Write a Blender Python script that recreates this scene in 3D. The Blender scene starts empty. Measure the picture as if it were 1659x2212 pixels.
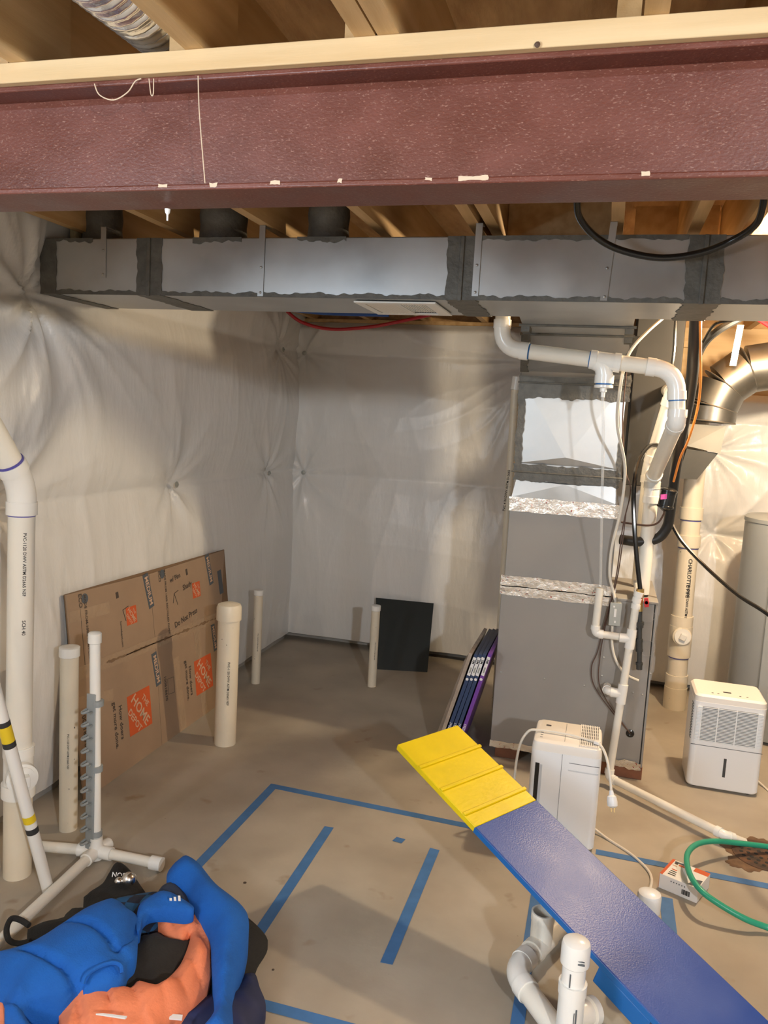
import bpy, bmesh, math, random
import numpy as np
from mathutils import Vector, Matrix, geometry
random.seed(7); rng = np.random.default_rng(7)
S = bpy.context.scene
COL = S.collection
PI = math.pi

# ------------------------------------------------------------------ camera
F_PX, PITCH, ROLL, YAW, CAM_H = 1720.4, 0.11934, 0.05495, -0.26483, 1.65
IMG_W, IMG_H = 1659, 2212
fw = Vector((math.sin(YAW)*math.cos(PITCH), math.cos(YAW)*math.cos(PITCH), -math.sin(PITCH)))
r0 = Vector((math.cos(YAW), -math.sin(YAW), 0)); u0 = r0.cross(fw)
rt = r0*math.cos(ROLL) + u0*math.sin(ROLL); up = -r0*math.sin(ROLL) + u0*math.cos(ROLL)
camd = bpy.data.cameras.new('camera'); cam = bpy.data.objects.new('camera', camd); COL.objects.link(cam)
camd.sensor_fit = 'VERTICAL'; camd.sensor_height = 36; camd.lens = F_PX*36/IMG_H
camd.clip_start = 0.05; camd.clip_end = 60
m = Matrix((rt, up, -fw)).transposed().to_4x4(); m.translation = (0, 0, CAM_H)
cam.matrix_world = m
S.camera = cam
CAMP = Vector((0, 0, CAM_H))

# ------------------------------------------------------------------ world, lamps, exposure
W = bpy.data.worlds.new('world'); S.world = W; W.use_nodes = True
W.node_tree.nodes['Background'].inputs[0].default_value = (0.80, 0.90, 1.0, 1)
W.node_tree.nodes['Background'].inputs[1].default_value = 0.05
def lamp(name, loc, energy, color, radius):
    d = bpy.data.lights.new(name, 'POINT'); d.energy = energy; d.color = color; d.shadow_soft_size = radius
    o = bpy.data.objects.new(name, d); COL.objects.link(o); o.location = loc; return o
lamp('bare_bulb_warm', (0.78, 3.74, 2.13), 62, (1.0, 0.79, 0.52), 0.04)
lamp('bare_bulb_cool', (1.45, -1.25, 2.25), 160, (0.88, 0.94, 1.0), 0.06)
lamp('fill_light_left', (-1.0, -2.0, 2.26), 26, (1.0, 0.90, 0.76), 0.06)  # weak warm fill added from behind, no bulb known there
wd = bpy.data.lights.new('window_daylight', 'AREA'); wd.shape = 'RECTANGLE'; wd.size = 1.0; wd.size_y = 0.6; wd.energy = 42; wd.color = (0.72, 0.86, 1.0)
wo = bpy.data.objects.new('window_daylight', wd); COL.objects.link(wo); wo.location = (-1.985, -0.35, 1.80); wo.rotation_euler = (math.radians(90), 0, math.radians(-90))
S.view_settings.view_transform = 'Standard'; S.view_settings.look = 'None'
S.view_settings.exposure = 0.92; S.view_settings.gamma = 1.0; S.view_settings.use_curve_mapping = False

# ------------------------------------------------------------------ pixel -> point on a real plane
def ray(x, y):
    return (fw*F_PX + rt*(x-IMG_W/2) - up*(y-IMG_H/2)).normalized()
def at(x, y, X=None, Y=None, Z=None):
    d = ray(x, y)
    t = (X/d.x) if X is not None else (Y/d.y) if Y is not None else (Z-CAM_H)/d.z
    return CAMP + d*t
def atp(x, y, o, n):
    d = ray(x, y); return CAMP + d*((o-CAMP).dot(n)/d.dot(n))

# ------------------------------------------------------------------ lettering (flat print), made while the scene is still small
TXT = {}
def prep(strings):
    tmp = []
    for s in strings:
        c = bpy.data.curves.new('lettering', 'FONT'); c.body = s; c.size = 1; c.align_x = 'CENTER'; c.align_y = 'CENTER'
        c.resolution_u = 2; c.offset = 0.018
        o = bpy.data.objects.new('lettering', c); COL.objects.link(o); tmp.append((s, o, c))
    dg = bpy.context.evaluated_depsgraph_get(); dg.update()
    for s, o, c in tmp:
        me = bpy.data.meshes.new_from_object(o.evaluated_get(dg))
        TXT[s] = ([v.co.copy() for v in me.vertices], [tuple(p.vertices) for p in me.polygons])
        bpy.data.meshes.remove(me)
    for s, o, c in tmp:
        bpy.data.objects.remove(o); bpy.data.curves.remove(c)
prep(['THE', 'HOME', 'DEPOT', 'MEDIUM', 'How doers', 'get more done.', 'ECO', 'MADE FROM 100% RECYCLED PAPER',
      '100618670', 'Do Not Press', 'Shady', 'w/ Pins', '20x25x1', 'FILTER', 'PVC-1120 DWV ASTM D2665 NSF',
      'CHARLOTTE PIPE', 'PVC 4 IN DWV ASTM D-2665', 'ANSON', 'PVC', 'SCH 40', 'VALVE', 'EXTRA', '3M', 'MPR 1000', 'homedepot.com'])

# ------------------------------------------------------------------ materials
MATS = {}
def mat(name, col, rough=0.6, metal=0.0, var=0.0, vscale=6.0, bump=0.0, bscale=40.0, stretch=(1,1,1), col2=None, spec=0.5,
        coat=0.0, alpha=1.0, trans=0.0, rvar=0.0):
    if name in MATS: return MATS[name]
    m = bpy.data.materials.new(name); m.use_nodes = True; nt = m.node_tree; N = nt.nodes; L = nt.links
    b = N['Principled BSDF']
    b.inputs['Roughness'].default_value = rough; b.inputs['Metallic'].default_value = metal
    b.inputs['Base Color'].default_value = (*col, 1); b.inputs['Specular IOR Level'].default_value = spec
    b.inputs['Coat Weight'].default_value = coat; b.inputs['Coat Roughness'].default_value = 0.1
    b.inputs['Alpha'].default_value = alpha; b.inputs['Transmission Weight'].default_value = trans
    if var or bump or col2 or rvar:
        tc = N.new('ShaderNodeNewGeometry'); mp = N.new('ShaderNodeMapping'); mp.inputs['Scale'].default_value = stretch
        L.new(tc.outputs['Position'], mp.inputs['Vector'])
    if var or col2 or rvar:
        n = N.new('ShaderNodeTexNoise'); n.inputs['Scale'].default_value = vscale; n.inputs['Detail'].default_value = 6
        L.new(mp.outputs[0], n.inputs['Vector'])
        if var or col2:
            r = N.new('ShaderNodeValToRGB'); c2 = col2 or tuple(min(1, c*(1+var)) for c in col)
            c1 = col if col2 else tuple(c*(1-var) for c in col)
            r.color_ramp.elements[0].color = (*c1, 1); r.color_ramp.elements[1].color = (*c2, 1)
            r.color_ramp.elements[0].position = 0.32; r.color_ramp.elements[1].position = 0.68
            L.new(n.outputs['Fac'], r.inputs[0]); L.new(r.outputs[0], b.inputs['Base Color'])
        if rvar:
            q = N.new('ShaderNodeMapRange'); q.inputs[3].default_value = max(0.02, rough-rvar); q.inputs[4].default_value = rough+rvar
            q.inputs[1].default_value = 0.3; q.inputs[2].default_value = 0.7
            L.new(n.outputs['Fac'], q.inputs[0]); L.new(q.outputs[0], b.inputs['Roughness'])
    if bump:
        n2 = N.new('ShaderNodeTexNoise'); n2.inputs['Scale'].default_value = bscale; n2.inputs['Detail'].default_value = 5
        L.new(mp.outputs[0], n2.inputs['Vector'])
        bp = N.new('ShaderNodeBump'); bp.inputs['Strength'].default_value = bump; bp.inputs['Distance'].default_value = 0.01
        L.new(n2.outputs['Fac'], bp.inputs['Height']); L.new(bp.outputs[0], b.inputs['Normal'])
    MATS[name] = m; return m
def speck(m, scale, thr, col, stretch=(1,1,1), rough=None, soft=0.03):
    """small marks of another colour (dust, knots, paint chips) mixed over a material's colour"""
    nt = m.node_tree; N = nt.nodes; L = nt.links; b = N['Principled BSDF']
    tc = N.new('ShaderNodeNewGeometry'); mp = N.new('ShaderNodeMapping'); mp.inputs['Scale'].default_value = stretch
    L.new(tc.outputs['Position'], mp.inputs['Vector'])
    n = N.new('ShaderNodeTexNoise'); n.inputs['Scale'].default_value = scale; n.inputs['Detail'].default_value = 3
    L.new(mp.outputs[0], n.inputs['Vector'])
    r = N.new('ShaderNodeMapRange'); r.inputs[1].default_value = thr; r.inputs[2].default_value = thr+soft
    L.new(n.outputs['Fac'], r.inputs[0])
    mx = N.new('ShaderNodeMix'); mx.data_type = 'RGBA'; mx.inputs['B'].default_value = (*col, 1)
    L.new(r.outputs[0], mx.inputs['Factor'])
    lk = b.inputs['Base Color'].links
    if lk: L.new(lk[0].from_socket, mx.inputs['A'])
    else: mx.inputs['A'].default_value = b.inputs['Base Color'].default_value
    L.new(mx.outputs['Result'], b.inputs['Base Color'])
    return m

M_floor = mat('concrete', (0.33,0.285,0.225), 0.62, var=0, vscale=2.6, col2=(0.45,0.40,0.325), bump=0.12, bscale=25, rvar=0.12)
speck(M_floor, 7, 0.66, (0.27,0.20,0.13), soft=0.12); speck(M_floor, 60, 0.765, (0.12,0.09,0.07), soft=0.01)
M_poly = mat('poly_sheet', (0.73,0.72,0.70), 0.30, var=0.03, vscale=1.2, bump=0.42, bscale=22, stretch=(1,1,0.30), spec=0.5)
M_conc = mat('foundation', (0.36,0.34,0.31), 0.85, var=0.12, vscale=5)
M_osb = mat('osb', (0.40,0.23,0.10), 0.75, col2=(0.62,0.40,0.19), vscale=18, stretch=(1,0.25,1), bump=0.5, bscale=60)
M_wood = mat('joist_wood', (0.47,0.29,0.12), 0.6, col2=(0.62,0.41,0.20), vscale=3.0, stretch=(9,0.8,9), bump=0.08)
speck(M_wood, 5, 0.72, (0.33,0.18,0.08), soft=0.05)
M_plate = mat('plate_wood', (0.56,0.38,0.19), 0.6, col2=(0.66,0.48,0.27), vscale=3.0, stretch=(0.6,9,9), bump=0.05)
speck(M_plate, 9, 0.76, (0.45,0.25,0.10), soft=0.03)
M_steel = mat('beam_paint', (0.130,0.037,0.024), 0.42, var=0.14, vscale=9, bump=0.10, bscale=140, stretch=(1,1,1.4), rvar=0.08)
speck(M_steel, 290, 0.60, (0.27,0.135,0.10), stretch=(0.55,1,1.5), soft=0.12)
M_galv = mat('galvanised', (0.50,0.51,0.51), 0.42, 0.8, var=0.14, vscale=3.5, rvar=0.08, bump=0.08, bscale=6)
M_galv2 = mat('galvanised_dull', (0.42,0.41,0.39), 0.5, 1.0, var=0.14, vscale=8)
M_mast = mat('mastic', (0.118,0.114,0.100), 0.55, var=0.18, vscale=22, bump=0.35, bscale=60)
M_foil = mat('foil_tape', (0.80,0.77,0.73), 0.26, 1.0, bump=0.5, bscale=30, var=0.06)
speck(M_foil, 60, 0.635, (0.42,0.12,0.12), stretch=(1,1,1.2), soft=0.04)
M_flex = mat('flex_foil', (0.80,0.81,0.82), 0.24, 0.9, bump=0.35, bscale=24)
M_furn = mat('furnace_paint', (0.295,0.28,0.26), 0.5, var=0.03, vscale=5)
M_dark = mat('dark_gap', (0.015,0.014,0.013), 0.7)
M_black = mat('black_rubber', (0.016,0.016,0.016), 0.45)
M_blackgl = mat('black_gloss', (0.012,0.012,0.012), 0.2)
M_pvc = mat('pvc_white', (0.80,0.77,0.69), 0.3, var=0.03, vscale=5, spec=0.5)
M_pvcf = mat('pvc_fitting', (0.84,0.83,0.79), 0.22, spec=0.5)
M_pvcy = mat('pvc_aged', (0.74,0.67,0.54), 0.38, var=0.05, vscale=6)
speck(M_pvcy, 55, 0.745, (0.10,0.08,0.06), soft=0.01)
M_primer = mat('purple_primer', (0.09,0.08,0.36), 0.4)
M_bprimer = mat('blue_primer', (0.03,0.16,0.42), 0.4)
M_ink = mat('black_ink', (0.03,0.03,0.03), 0.6)
M_card = mat('cardboard', (0.345,0.238,0.158), 0.75, var=0.06, vscale=5, bump=0.05)
M_cardtape = mat('packing_tape', (0.40,0.285,0.19), 0.22, var=0.05, vscale=9, bump=0.5, bscale=30)
M_cardedge = mat('cardboard_edge', (0.22,0.135,0.075), 0.85)
M_orange = mat('orange_print', (0.62,0.105,0.025), 0.6)
M_logo = mat('cream_print', (0.62,0.42,0.29), 0.65)
M_slate = mat('slate_print', (0.085,0.10,0.12), 0.65)
M_ink2 = mat('brown_ink', (0.075,0.055,0.042), 0.65)
M_tapeb = mat('painters_tape', (0.055,0.165,0.38), 0.6, var=0.10, vscale=18)
M_yellow = mat('yellow_paint', (0.80,0.60,0.004), 0.42, var=0.06, vscale=9, bump=0.08, bscale=60)
M_blueb = mat('blue_board_paint', (0.028,0.075,0.31), 0.34, col2=(0.055,0.105,0.34), vscale=5, bump=0.09, bscale=240, rvar=0.06, spec=0.28)
M_blueside = mat('blue_edge_paint', (0.012,0.13,0.42), 0.4)
M_appl = mat('appliance_white', (0.84,0.85,0.86), 0.30, spec=0.5)
M_appt_lit = mat('appliance_top_warm_lit', (0.84,0.80,0.74), 0.32)  # same white plastic, with the bulb's warm light tinted into the tops
M_slot = mat('vent_slot', (0.05,0.05,0.05), 0.6)
M_grille = mat('grille_back', (0.10,0.11,0.12), 0.7)
M_green = mat('hose_green', (0.025,0.33,0.20), 0.35)
M_rust = mat('rusty_iron', (0.045,0.030,0.022), 0.75, col2=(0.15,0.065,0.03), vscale=22, bump=0.5)
M_box = mat('carton_white', (0.80,0.79,0.78), 0.5)
M_red = mat('red_plastic', (0.62,0.03,0.03), 0.4)
M_redpex = mat('red_pex', (0.50,0.02,0.03), 0.35)
M_bluepex = mat('blue_pex', (0.02,0.10,0.42), 0.35)
M_orwire = mat('orange_wire', (0.85,0.28,0.04), 0.45)
M_brass = mat('brass', (0.60,0.42,0.16), 0.35, 1.0)
M_iron = mat('black_iron', (0.05,0.05,0.048), 0.5, 0.3)
M_cable = mat('white_cable', (0.74,0.69,0.60), 0.45)
M_wire = mat('brown_wire', (0.10,0.055,0.04), 0.5)
M_jbox = mat('junction_steel', (0.42,0.43,0.40), 0.45, 0.6)
M_heater = mat('heater_grey', (0.30,0.315,0.315), 0.42, var=0.03)
M_navy = mat('navy_card', (0.030,0.055,0.13), 0.35)
M_purple = mat('purple_card', (0.16,0.05,0.34), 0.35)
M_clear = mat('plastic_wrap', (0.38,0.31,0.25), 0.25, var=0.15, vscale=16, bump=0.4)
M_dust = mat('dusty_filter', (0.10,0.10,0.085), 0.95, var=0.3, vscale=30, bump=0.6)
M_blkpanel = mat('black_panel', (0.012,0.017,0.017), 0.5)
M_cup = mat('clear_grey_plastic', (0.33,0.36,0.37), 0.25, alpha=0.8)
M_yband = mat('yellow_tape', (0.80,0.58,0.02), 0.45)
M_vest = mat('blue_fleece', (0.004,0.11,0.47), 0.85, var=0.14, vscale=9, bump=0.25, bscale=220)
M_coral = mat('coral_cotton', (0.82,0.24,0.11), 0.8, var=0.07, vscale=8, bump=0.2, bscale=150)
M_blkcl = mat('black_cloth', (0.013,0.012,0.011), 0.9, var=0.25, vscale=10, bump=0.2, bscale=120)
M_navycl = mat('navy_cloth', (0.016,0.024,0.085), 0.7, var=0.2, vscale=10)
M_hood = mat('slate_navy_cloth', (0.022,0.033,0.065), 0.8)
M_silver = mat('silver', (0.75,0.73,0.70), 0.25, 1.0)
M_clrtube = mat('clear_tube', (0.86,0.88,0.88), 0.12, alpha=0.28)
M_regist = mat('register_white', (0.82,0.80,0.76), 0.4)
M_brick = mat('block_wood', (0.21,0.085,0.045), 0.8, var=0.2, vscale=12, bump=0.3)
M_pink = mat('pink_label', (0.75,0.10,0.42), 0.5)
M_string = mat('string', (0.60,0.46,0.33), 0.8)
M_beige = mat('insulation_batt', (0.50,0.42,0.24), 0.95, var=0.2, vscale=20, bump=0.7)
M_rduct = mat('round_duct_metal', (0.25,0.24,0.22), 0.36, 0.9, var=0.2, vscale=7)
M_boot = mat('boot_metal_shaded', (0.10,0.098,0.09), 0.5, 0.3, var=0.1)  # colour lowered to stand in for shade on the boot
M_dkwood = mat('dark_stud_wood', (0.24,0.145,0.055), 0.7, col2=(0.32,0.20,0.08), vscale=3, stretch=(9,9,0.8))  # darker wood tone for the stud
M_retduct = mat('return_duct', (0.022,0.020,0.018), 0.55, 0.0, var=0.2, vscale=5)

# plaid: crossing bands
M_plaid = bpy.data.materials.new('plaid_flannel'); M_plaid.use_nodes = True
_n = M_plaid.node_tree; _b = _n.nodes['Principled BSDF']; _b.inputs['Roughness'].default_value = 0.9
_g = _n.nodes.new('ShaderNodeNewGeometry'); _c = _n.nodes.new('ShaderNodeTexChecker'); _c.inputs['Scale'].default_value = 22
_c.inputs['Color1'].default_value = (0.010,0.075,0.19,1); _c.inputs['Color2'].default_value = (0.010,0.014,0.03,1)
_n.links.new(_g.outputs['Position'], _c.inputs['Vector']); _n.links.new(_c.outputs['Color'], _b.inputs['Base Color'])

# ------------------------------------------------------------------ mesh builder
def V(*a): return Vector(a)
def frame(d):
    d = d.normalized(); a = V(0,0,1) if abs(d.z) < 0.9 else V(1,0,0)
    x = d.cross(a).normalized(); return x, d.cross(x).normalized()
def smooth_path(pts, n=8):
    pts = [Vector(p) for p in pts]; out = []
    for i in range(len(pts)-1):
        p0 = pts[max(i-1,0)]; p1 = pts[i]; p2 = pts[i+1]; p3 = pts[min(i+2,len(pts)-1)]
        for k in range(n):
            t = k/n
            out.append(0.5*((2*p1)+(p2-p0)*t+(2*p0-5*p1+4*p2-p3)*t*t+(3*p1-p0-3*p2+p3)*t**3))
    out.append(pts[-1]); return out
class MB:
    def __init__(s): s.v = []; s.f = []
    def add(s, vs, fs):
        o = len(s.v); s.v += [Vector(q) for q in vs]; s.f += [tuple(o+i for i in f) for f in fs]; return s
    def box(s, lo, hi):
        x0,y0,z0 = lo; x1,y1,z1 = hi
        return s.add([(x0,y0,z0),(x1,y0,z0),(x1,y1,z0),(x0,y1,z0),(x0,y0,z1),(x1,y0,z1),(x1,y1,z1),(x0,y1,z1)],
                     [(0,3,2,1),(4,5,6,7),(0,1,5,4),(1,2,6,5),(2,3,7,6),(3,0,4,7)])
    def hexa(s, b, t):   # bottom four (ccw from above), top four
        return s.add(list(b)+list(t), [(0,3,2,1),(4,5,6,7),(0,1,5,4),(1,2,6,5),(2,3,7,6),(3,0,4,7)])
    def obox(s, c, ax, ay, az):   # half axes
        c = Vector(c); P = lambda i,j,k: c+ax*i+ay*j+az*k
        return s.hexa([P(-1,-1,-1),P(1,-1,-1),P(1,1,-1),P(-1,1,-1)], [P(-1,-1,1),P(1,-1,1),P(1,1,1),P(-1,1,1)])
    def prism(s, pts, off):
        n = len(pts); pts = [Vector(p) for p in pts]; off = Vector(off)
        return s.add(pts+[p+off for p in pts], [tuple(range(n))[::-1], tuple(range(n,2*n))]+[(i,(i+1)%n,n+(i+1)%n,n+i) for i in range(n)])
    def tube(s, path, r, n=14, caps=True, inner=None):
        path = [Vector(p) for p in path]; m = len(path); rr = r if isinstance(r,(list,tuple)) else [r]*m
        T = []
        for i in range(m):
            T.append((path[min(i+1,m-1)]-path[max(i-1,0)]).normalized())
        x,_ = frame(T[0]); vs = []
        for i in range(m):
            x = (x-T[i]*x.dot(T[i])).normalized(); y = T[i].cross(x)
            vs += [path[i]+(x*math.cos(2*PI*k/n)+y*math.sin(2*PI*k/n))*rr[i] for k in range(n)]
        fs = [(i*n+k, i*n+(k+1)%n, (i+1)*n+(k+1)%n, (i+1)*n+k) for i in range(m-1) for k in range(n)]
        if caps: fs += [tuple(range(n))[::-1], tuple(range((m-1)*n, m*n))]
        return s.add(vs, fs)
    def cyl(s, a, b, r, r2=None, n=20, caps=True): return s.tube([a,b], [r, r if r2 is None else r2], n, caps)
    def lathe(s, o, d, prof, n=24):   # prof: [(radius, height)]
        o = Vector(o); x,y = frame(Vector(d)); d = Vector(d).normalized(); vs = []; m = len(prof)
        for r,hh in prof: vs += [o+d*hh+(x*math.cos(2*PI*k/n)+y*math.sin(2*PI*k/n))*max(r,1e-5) for k in range(n)]
        fs = [(i*n+k, i*n+(k+1)%n, (i+1)*n+(k+1)%n, (i+1)*n+k) for i in range(m-1) for k in range(n)]
        fs += [tuple(range(n))[::-1], tuple(range((m-1)*n, m*n))]
        return s.add(vs, fs)
    def text(s, t, o, ex, ey, size, off=0.0):
        vs, fs = TXT[t]; o = Vector(o); n = ex.cross(ey)
        return s.add([o+ex*(q.x*size)+ey*(q.y*size)+n*off for q in vs], fs)
    def build(s, name, m, parent=None, bevel=0, seg=2, ang=38, flat=False, recalc=True):
        me = bpy.data.meshes.new(name)
        if parent is None:
            xs = [q.x for q in s.v]; ys = [q.y for q in s.v]; zs = [q.z for q in s.v]
            base = V((min(xs)+max(xs))/2, (min(ys)+max(ys))/2, min(zs))
        else:
            base = Vector(parent.get('_o', (0,0,0)))
        me.from_pydata([tuple(q-base) for q in s.v], [], s.f)
        if recalc:
            bm = bmesh.new(); bm.from_mesh(me); bmesh.ops.recalc_face_normals(bm, faces=bm.faces); bm.to_mesh(me); bm.free()
        if not flat:
            me.polygons.foreach_set('use_smooth', [True]*len(me.polygons)); me.set_sharp_from_angle(angle=math.radians(ang))
        me.materials.append(m)
        o = bpy.data.objects.new(name, me); COL.objects.link(o)
        o['_o'] = tuple(base)
        if parent is None: o.location = base
        else: o.parent = parent
        if bevel:
            b = o.modifiers.new('bevel', 'BEVEL'); b.width = bevel; b.segments = seg; b.limit_method = 'ANGLE'; b.angle_limit = math.radians(40)
        return o
def thing(name, loc, label, cat, group=None):
    o = bpy.data.objects.new(name, None); COL.objects.link(o); o.location = loc; o.empty_display_size = 0.05
    o['_o'] = tuple(loc); return tag(o, label, cat, group)
def tag(o, label, cat, group=None):
    o['label'] = label; o['category'] = cat
    if group: o['group'] = group
    return o
def struct(o, label=None):
    o['kind'] = 'structure'
    if label: o['label'] = label
    return o

# pipes -------------------------------------------------------------
def arc_points(a, p, b, t, n=8):
    d1 = (p-a).normalized(); d2 = (b-p).normalized(); s = p-d1*t; e = p+d2*t
    return [((1-k/n)**2)*s + 2*(k/n)*(1-k/n)*p + ((k/n)**2)*e for k in range(n+1)]
def pvc(parent, pts, r, bend=0.07, m=None, mf=None, sock=1.16, collar=0.03, ring=None, names=('pipe','elbow')):
    """straight pipe pieces with socketed elbows at the inner points"""
    m = m or M_pvc; mf = mf or M_pvcf; pts = [Vector(p) for p in pts]
    for i in range(len(pts)-1):
        a, b = pts[i], pts[i+1]; d = (b-a).normalized()
        s = a if i == 0 else a+d*bend*0.9; e = b if i == len(pts)-2 else b-d*bend*0.9
        if (e-s).dot(d) > 0.005: MB().cyl(s, e, r, n=22).build(names[0], m, parent)
    for i in range(1, len(pts)-1):
        ap = arc_points(pts[i-1], pts[i], pts[i+1], bend)
        mb = MB().tube(ap, r*1.08, 22)
        d1 = (pts[i]-pts[i-1]).normalized(); d2 = (pts[i+1]-pts[i]).normalized()
        mb.cyl(ap[0]-d1*collar, ap[0]+d1*0.004, r*sock, n=22); mb.cyl(ap[-1]-d2*0.004, ap[-1]+d2*collar, r*sock, n=22)
        el = mb.build(names[1], mf, parent)
        if ring:
            MB().cyl(ap[-1]+d2*(collar-0.001), ap[-1]+d2*(collar+0.005), r*1.03, n=22).build('primer_ring', ring, el)
def coupling(parent, a, b, r, m=None, name='coupling'):
    return MB().cyl(a, b, r, n=22).build(name, m or M_pvcf, parent)
def cable(name, pts, r, m, label=None, cat=None, parent=None, n=8, seg=8, group=None):
    o = MB().tube(smooth_path(pts, seg), r, n).build(name, m, parent)
    if label: tag(o, label, cat, group)
    return o
def jag(mb, plane, u0, u1, v0, v1, amp, off=0.003, n=34, sides='tblr'):
    """an uneven brushed patch on a plane (o, eu, ev, n)"""
    o, eu, ev, nn = plane; P = []
    du = max(2, int(n*abs(u1-u0)/0.25)); dv = max(2, int(n*abs(v1-v0)/0.25))
    ph = [random.uniform(0,6.3) for _ in range(12)]
    def wob(t, c, k):
        if c not in sides: return 0
        return amp*(0.55*math.sin(31*t+ph[k])+0.4*math.sin(67*t+ph[k+1])+0.35*math.sin(143*t+ph[k+2])+random.uniform(-0.25,0.25))
    for i in range(du): a_ = u0+(u1-u0)*i/du; P.append((a_, v0+wob(a_,'b',0)))
    for i in range(dv): a_ = v0+(v1-v0)*i/dv; P.append((u1+wob(a_,'r',3), a_))
    for i in range(du): a_ = u1-(u1-u0)*i/du; P.append((a_, v1+wob(a_,'t',6)))
    for i in range(dv): a_ = v1-(v1-v0)*i/dv; P.append((u0+wob(a_,'l',9), a_))
    pts = [o+eu*a+ev*b for a,b in P]
    return mb.prism(pts, nn*off)

# ================================================================== SETTING
XL, YB, ZJ = -2.13, 5.30, 2.297         # left wall, back wall, underside of the joists
ZS = ZJ+0.235                            # subfloor
XR, YN = 4.2, -3.2
fl = struct(MB().box((-2.6,YN-0.2,-0.12),(XR+0.2,5.7,0)).build('floor', M_floor), 'bare tan grey concrete basement floor')

def quilt(uu, vv, pins, rows, seed, top):
    """depth of the sheeting towards the room: pillows between pins, folds running out of every pin"""
    r_ = np.random.default_rng(seed); h = np.zeros_like(uu)
    for a, b in zip(rows[:-1], rows[1:]):
        t = np.clip((vv-a)/(b-a), 0, 1); h += np.where((vv >= a) & (vv < b), 0.055*np.sin(PI*t)**0.7, 0)
    ridge = lambda x: 1-np.abs(np.sin(x))**0.55          # narrow raised folds
    for k in range(9):     # hanging drapes
        f = r_.uniform(2.5, 9); w = 0.7*np.sin(r_.uniform(1,2.4)*vv+r_.uniform(0,6))+0.4*np.sin(r_.uniform(3,5)*vv+r_.uniform(0,6))
        msk = np.clip(np.sin(r_.uniform(1.2,2.6)*vv+r_.uniform(0.6,1.6)*uu+r_.uniform(0,6)), 0, 1)
        h += 0.009*ridge(f*uu+w+r_.uniform(0,6))*msk
    for k in range(5):     # level creases
        f = r_.uniform(5, 10); h += 0.004*ridge(f*vv+0.8*np.sin(1.6*uu+r_.uniform(0,6))+r_.uniform(0,6))*np.clip(np.sin(r_.uniform(1,2)*uu+r_.uniform(0,6)),0,1)
    for (pu, pv, s, reach) in pins:
        dx = uu-pu; dz = vv-pv; rr = np.hypot(dx, dz)+1e-4; th = np.arctan2(dz, dx)
        h -= 0.05*s*np.exp(-(rr/0.12))
        for k in range(5):
            n = r_.integers(4, 13); sp = 0.5*np.sin(4*rr+r_.uniform(0,6))
            h += 0.016*s*(ridge(n*0.5*th+sp+r_.uniform(0,6))-0.35)*np.exp(-rr/reach)*np.clip(rr/0.06, 0, 1)
    return h
def sheet(name, u, v, fn):
    uu, vv = np.meshgrid(u, v); P = fn(uu, vv); nu, nv = len(u), len(v)
    vs = P.reshape(-1, 3); idx = np.arange(nu*nv).reshape(nv, nu)
    fs = np.stack([idx[:-1,:-1], idx[:-1,1:], idx[1:,1:], idx[1:,:-1]], -1).reshape(-1, 4)
    mb = MB(); mb.v = [Vector(q) for q in vs]; mb.f = [tuple(int(i) for i in q) for q in fs]; return mb
pinsL = [(3.709,1.238,1.0,0.4),(4.902,1.234,0.7,0.3),(5.056,2.058,0.9,0.45),(2.40,1.24,1.0,0.4),(1.2,1.24,1.0,0.4),(2.68,2.04,1.6,0.55)]
def fL(yy, zz):
    h = quilt(yy, zz, pinsL, [0.0,1.24,2.07,2.8], 3, 2.3)
    h += 0.05*np.clip((0.25-zz)/0.25, 0, 1)*0.4
    return np.stack([XL-0.02+h, yy, zz], -1)
wl = sheet('wall_left', np.concatenate([np.linspace(YN, 1.0, 60), np.linspace(1.02, 5.36, 330)]), np.linspace(0.045, 2.52, 190), fL).build('wall_left', M_poly, ang=180, recalc=False)
struct(wl, 'insulated left wall under white plastic sheeting with pinned folds')
pinsB = [(-2.06,1.22,0.8,0.4),(0.629,1.849,1.2,0.5),(0.695,1.225,1.1,0.4),(-0.46,2.04,1.7,0.85),(1.9,1.22,1,0.4),(-2.09,2.06,0.8,0.5),(0.36,1.22,0.8,0.3)]
def fB(xx, zz):
    h = quilt(xx, zz, pinsB, [0.0,1.225,2.06,2.5], 5, 2.26)
    ztop = np.where(xx < -0.10, 2.275, np.where(xx < 0.05, 2.275-(xx+0.10)/0.15*0.375, 1.90))
    z2 = 0.05+(zz-0.05)/(2.275-0.05)*(ztop-0.05)
    roll = np.clip((z2-(ztop-0.045))/0.045, 0, 1)
    return np.stack([xx, YB+0.02-h+roll*0.06, z2], -1)
wb = sheet('wall_back', np.concatenate([np.linspace(-2.2, 1.2, 300), np.linspace(1.22, XR, 50)]), np.linspace(0.05, 2.275, 180), fB).build('wall_back', M_poly, ang=180, recalc=False)
struct(wb, 'insulated back wall under white plastic sheeting with pinned folds')
for (pu, pv, s, _r) in pinsL[:4]:
    MB().lathe((XL-0.005+0.0, pu, pv), (1,0,0), [(0.016,0),(0.016,0.004),(0.005,0.006),(0.005,0.012),(0.001,0.013)], 14).build('insulation_pin', M_jbox, wl)
for (pu, pv, s, _r) in pinsB[:3]+pinsB[5:]:
    MB().lathe((pu, YB+0.035, pv), (0,-1,0), [(0.016,0),(0.016,0.004),(0.005,0.006),(0.005,0.012),(0.001,0.013)], 14).build('insulation_pin', M_jbox, wb)
MB().box((-2.6,YN,0),(XL-0.12,5.7,2.53)).build('foundation_wall', M_conc, wl)
MB().box((-2.2,YB+0.10,0),(XR,5.7,2.30)).build('foundation_wall', M_conc, wb)
MB().box((XL-0.03,2.0,0),(XL-0.01,5.3,0.05)).build('footing_strip', M_conc, wl)
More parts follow.
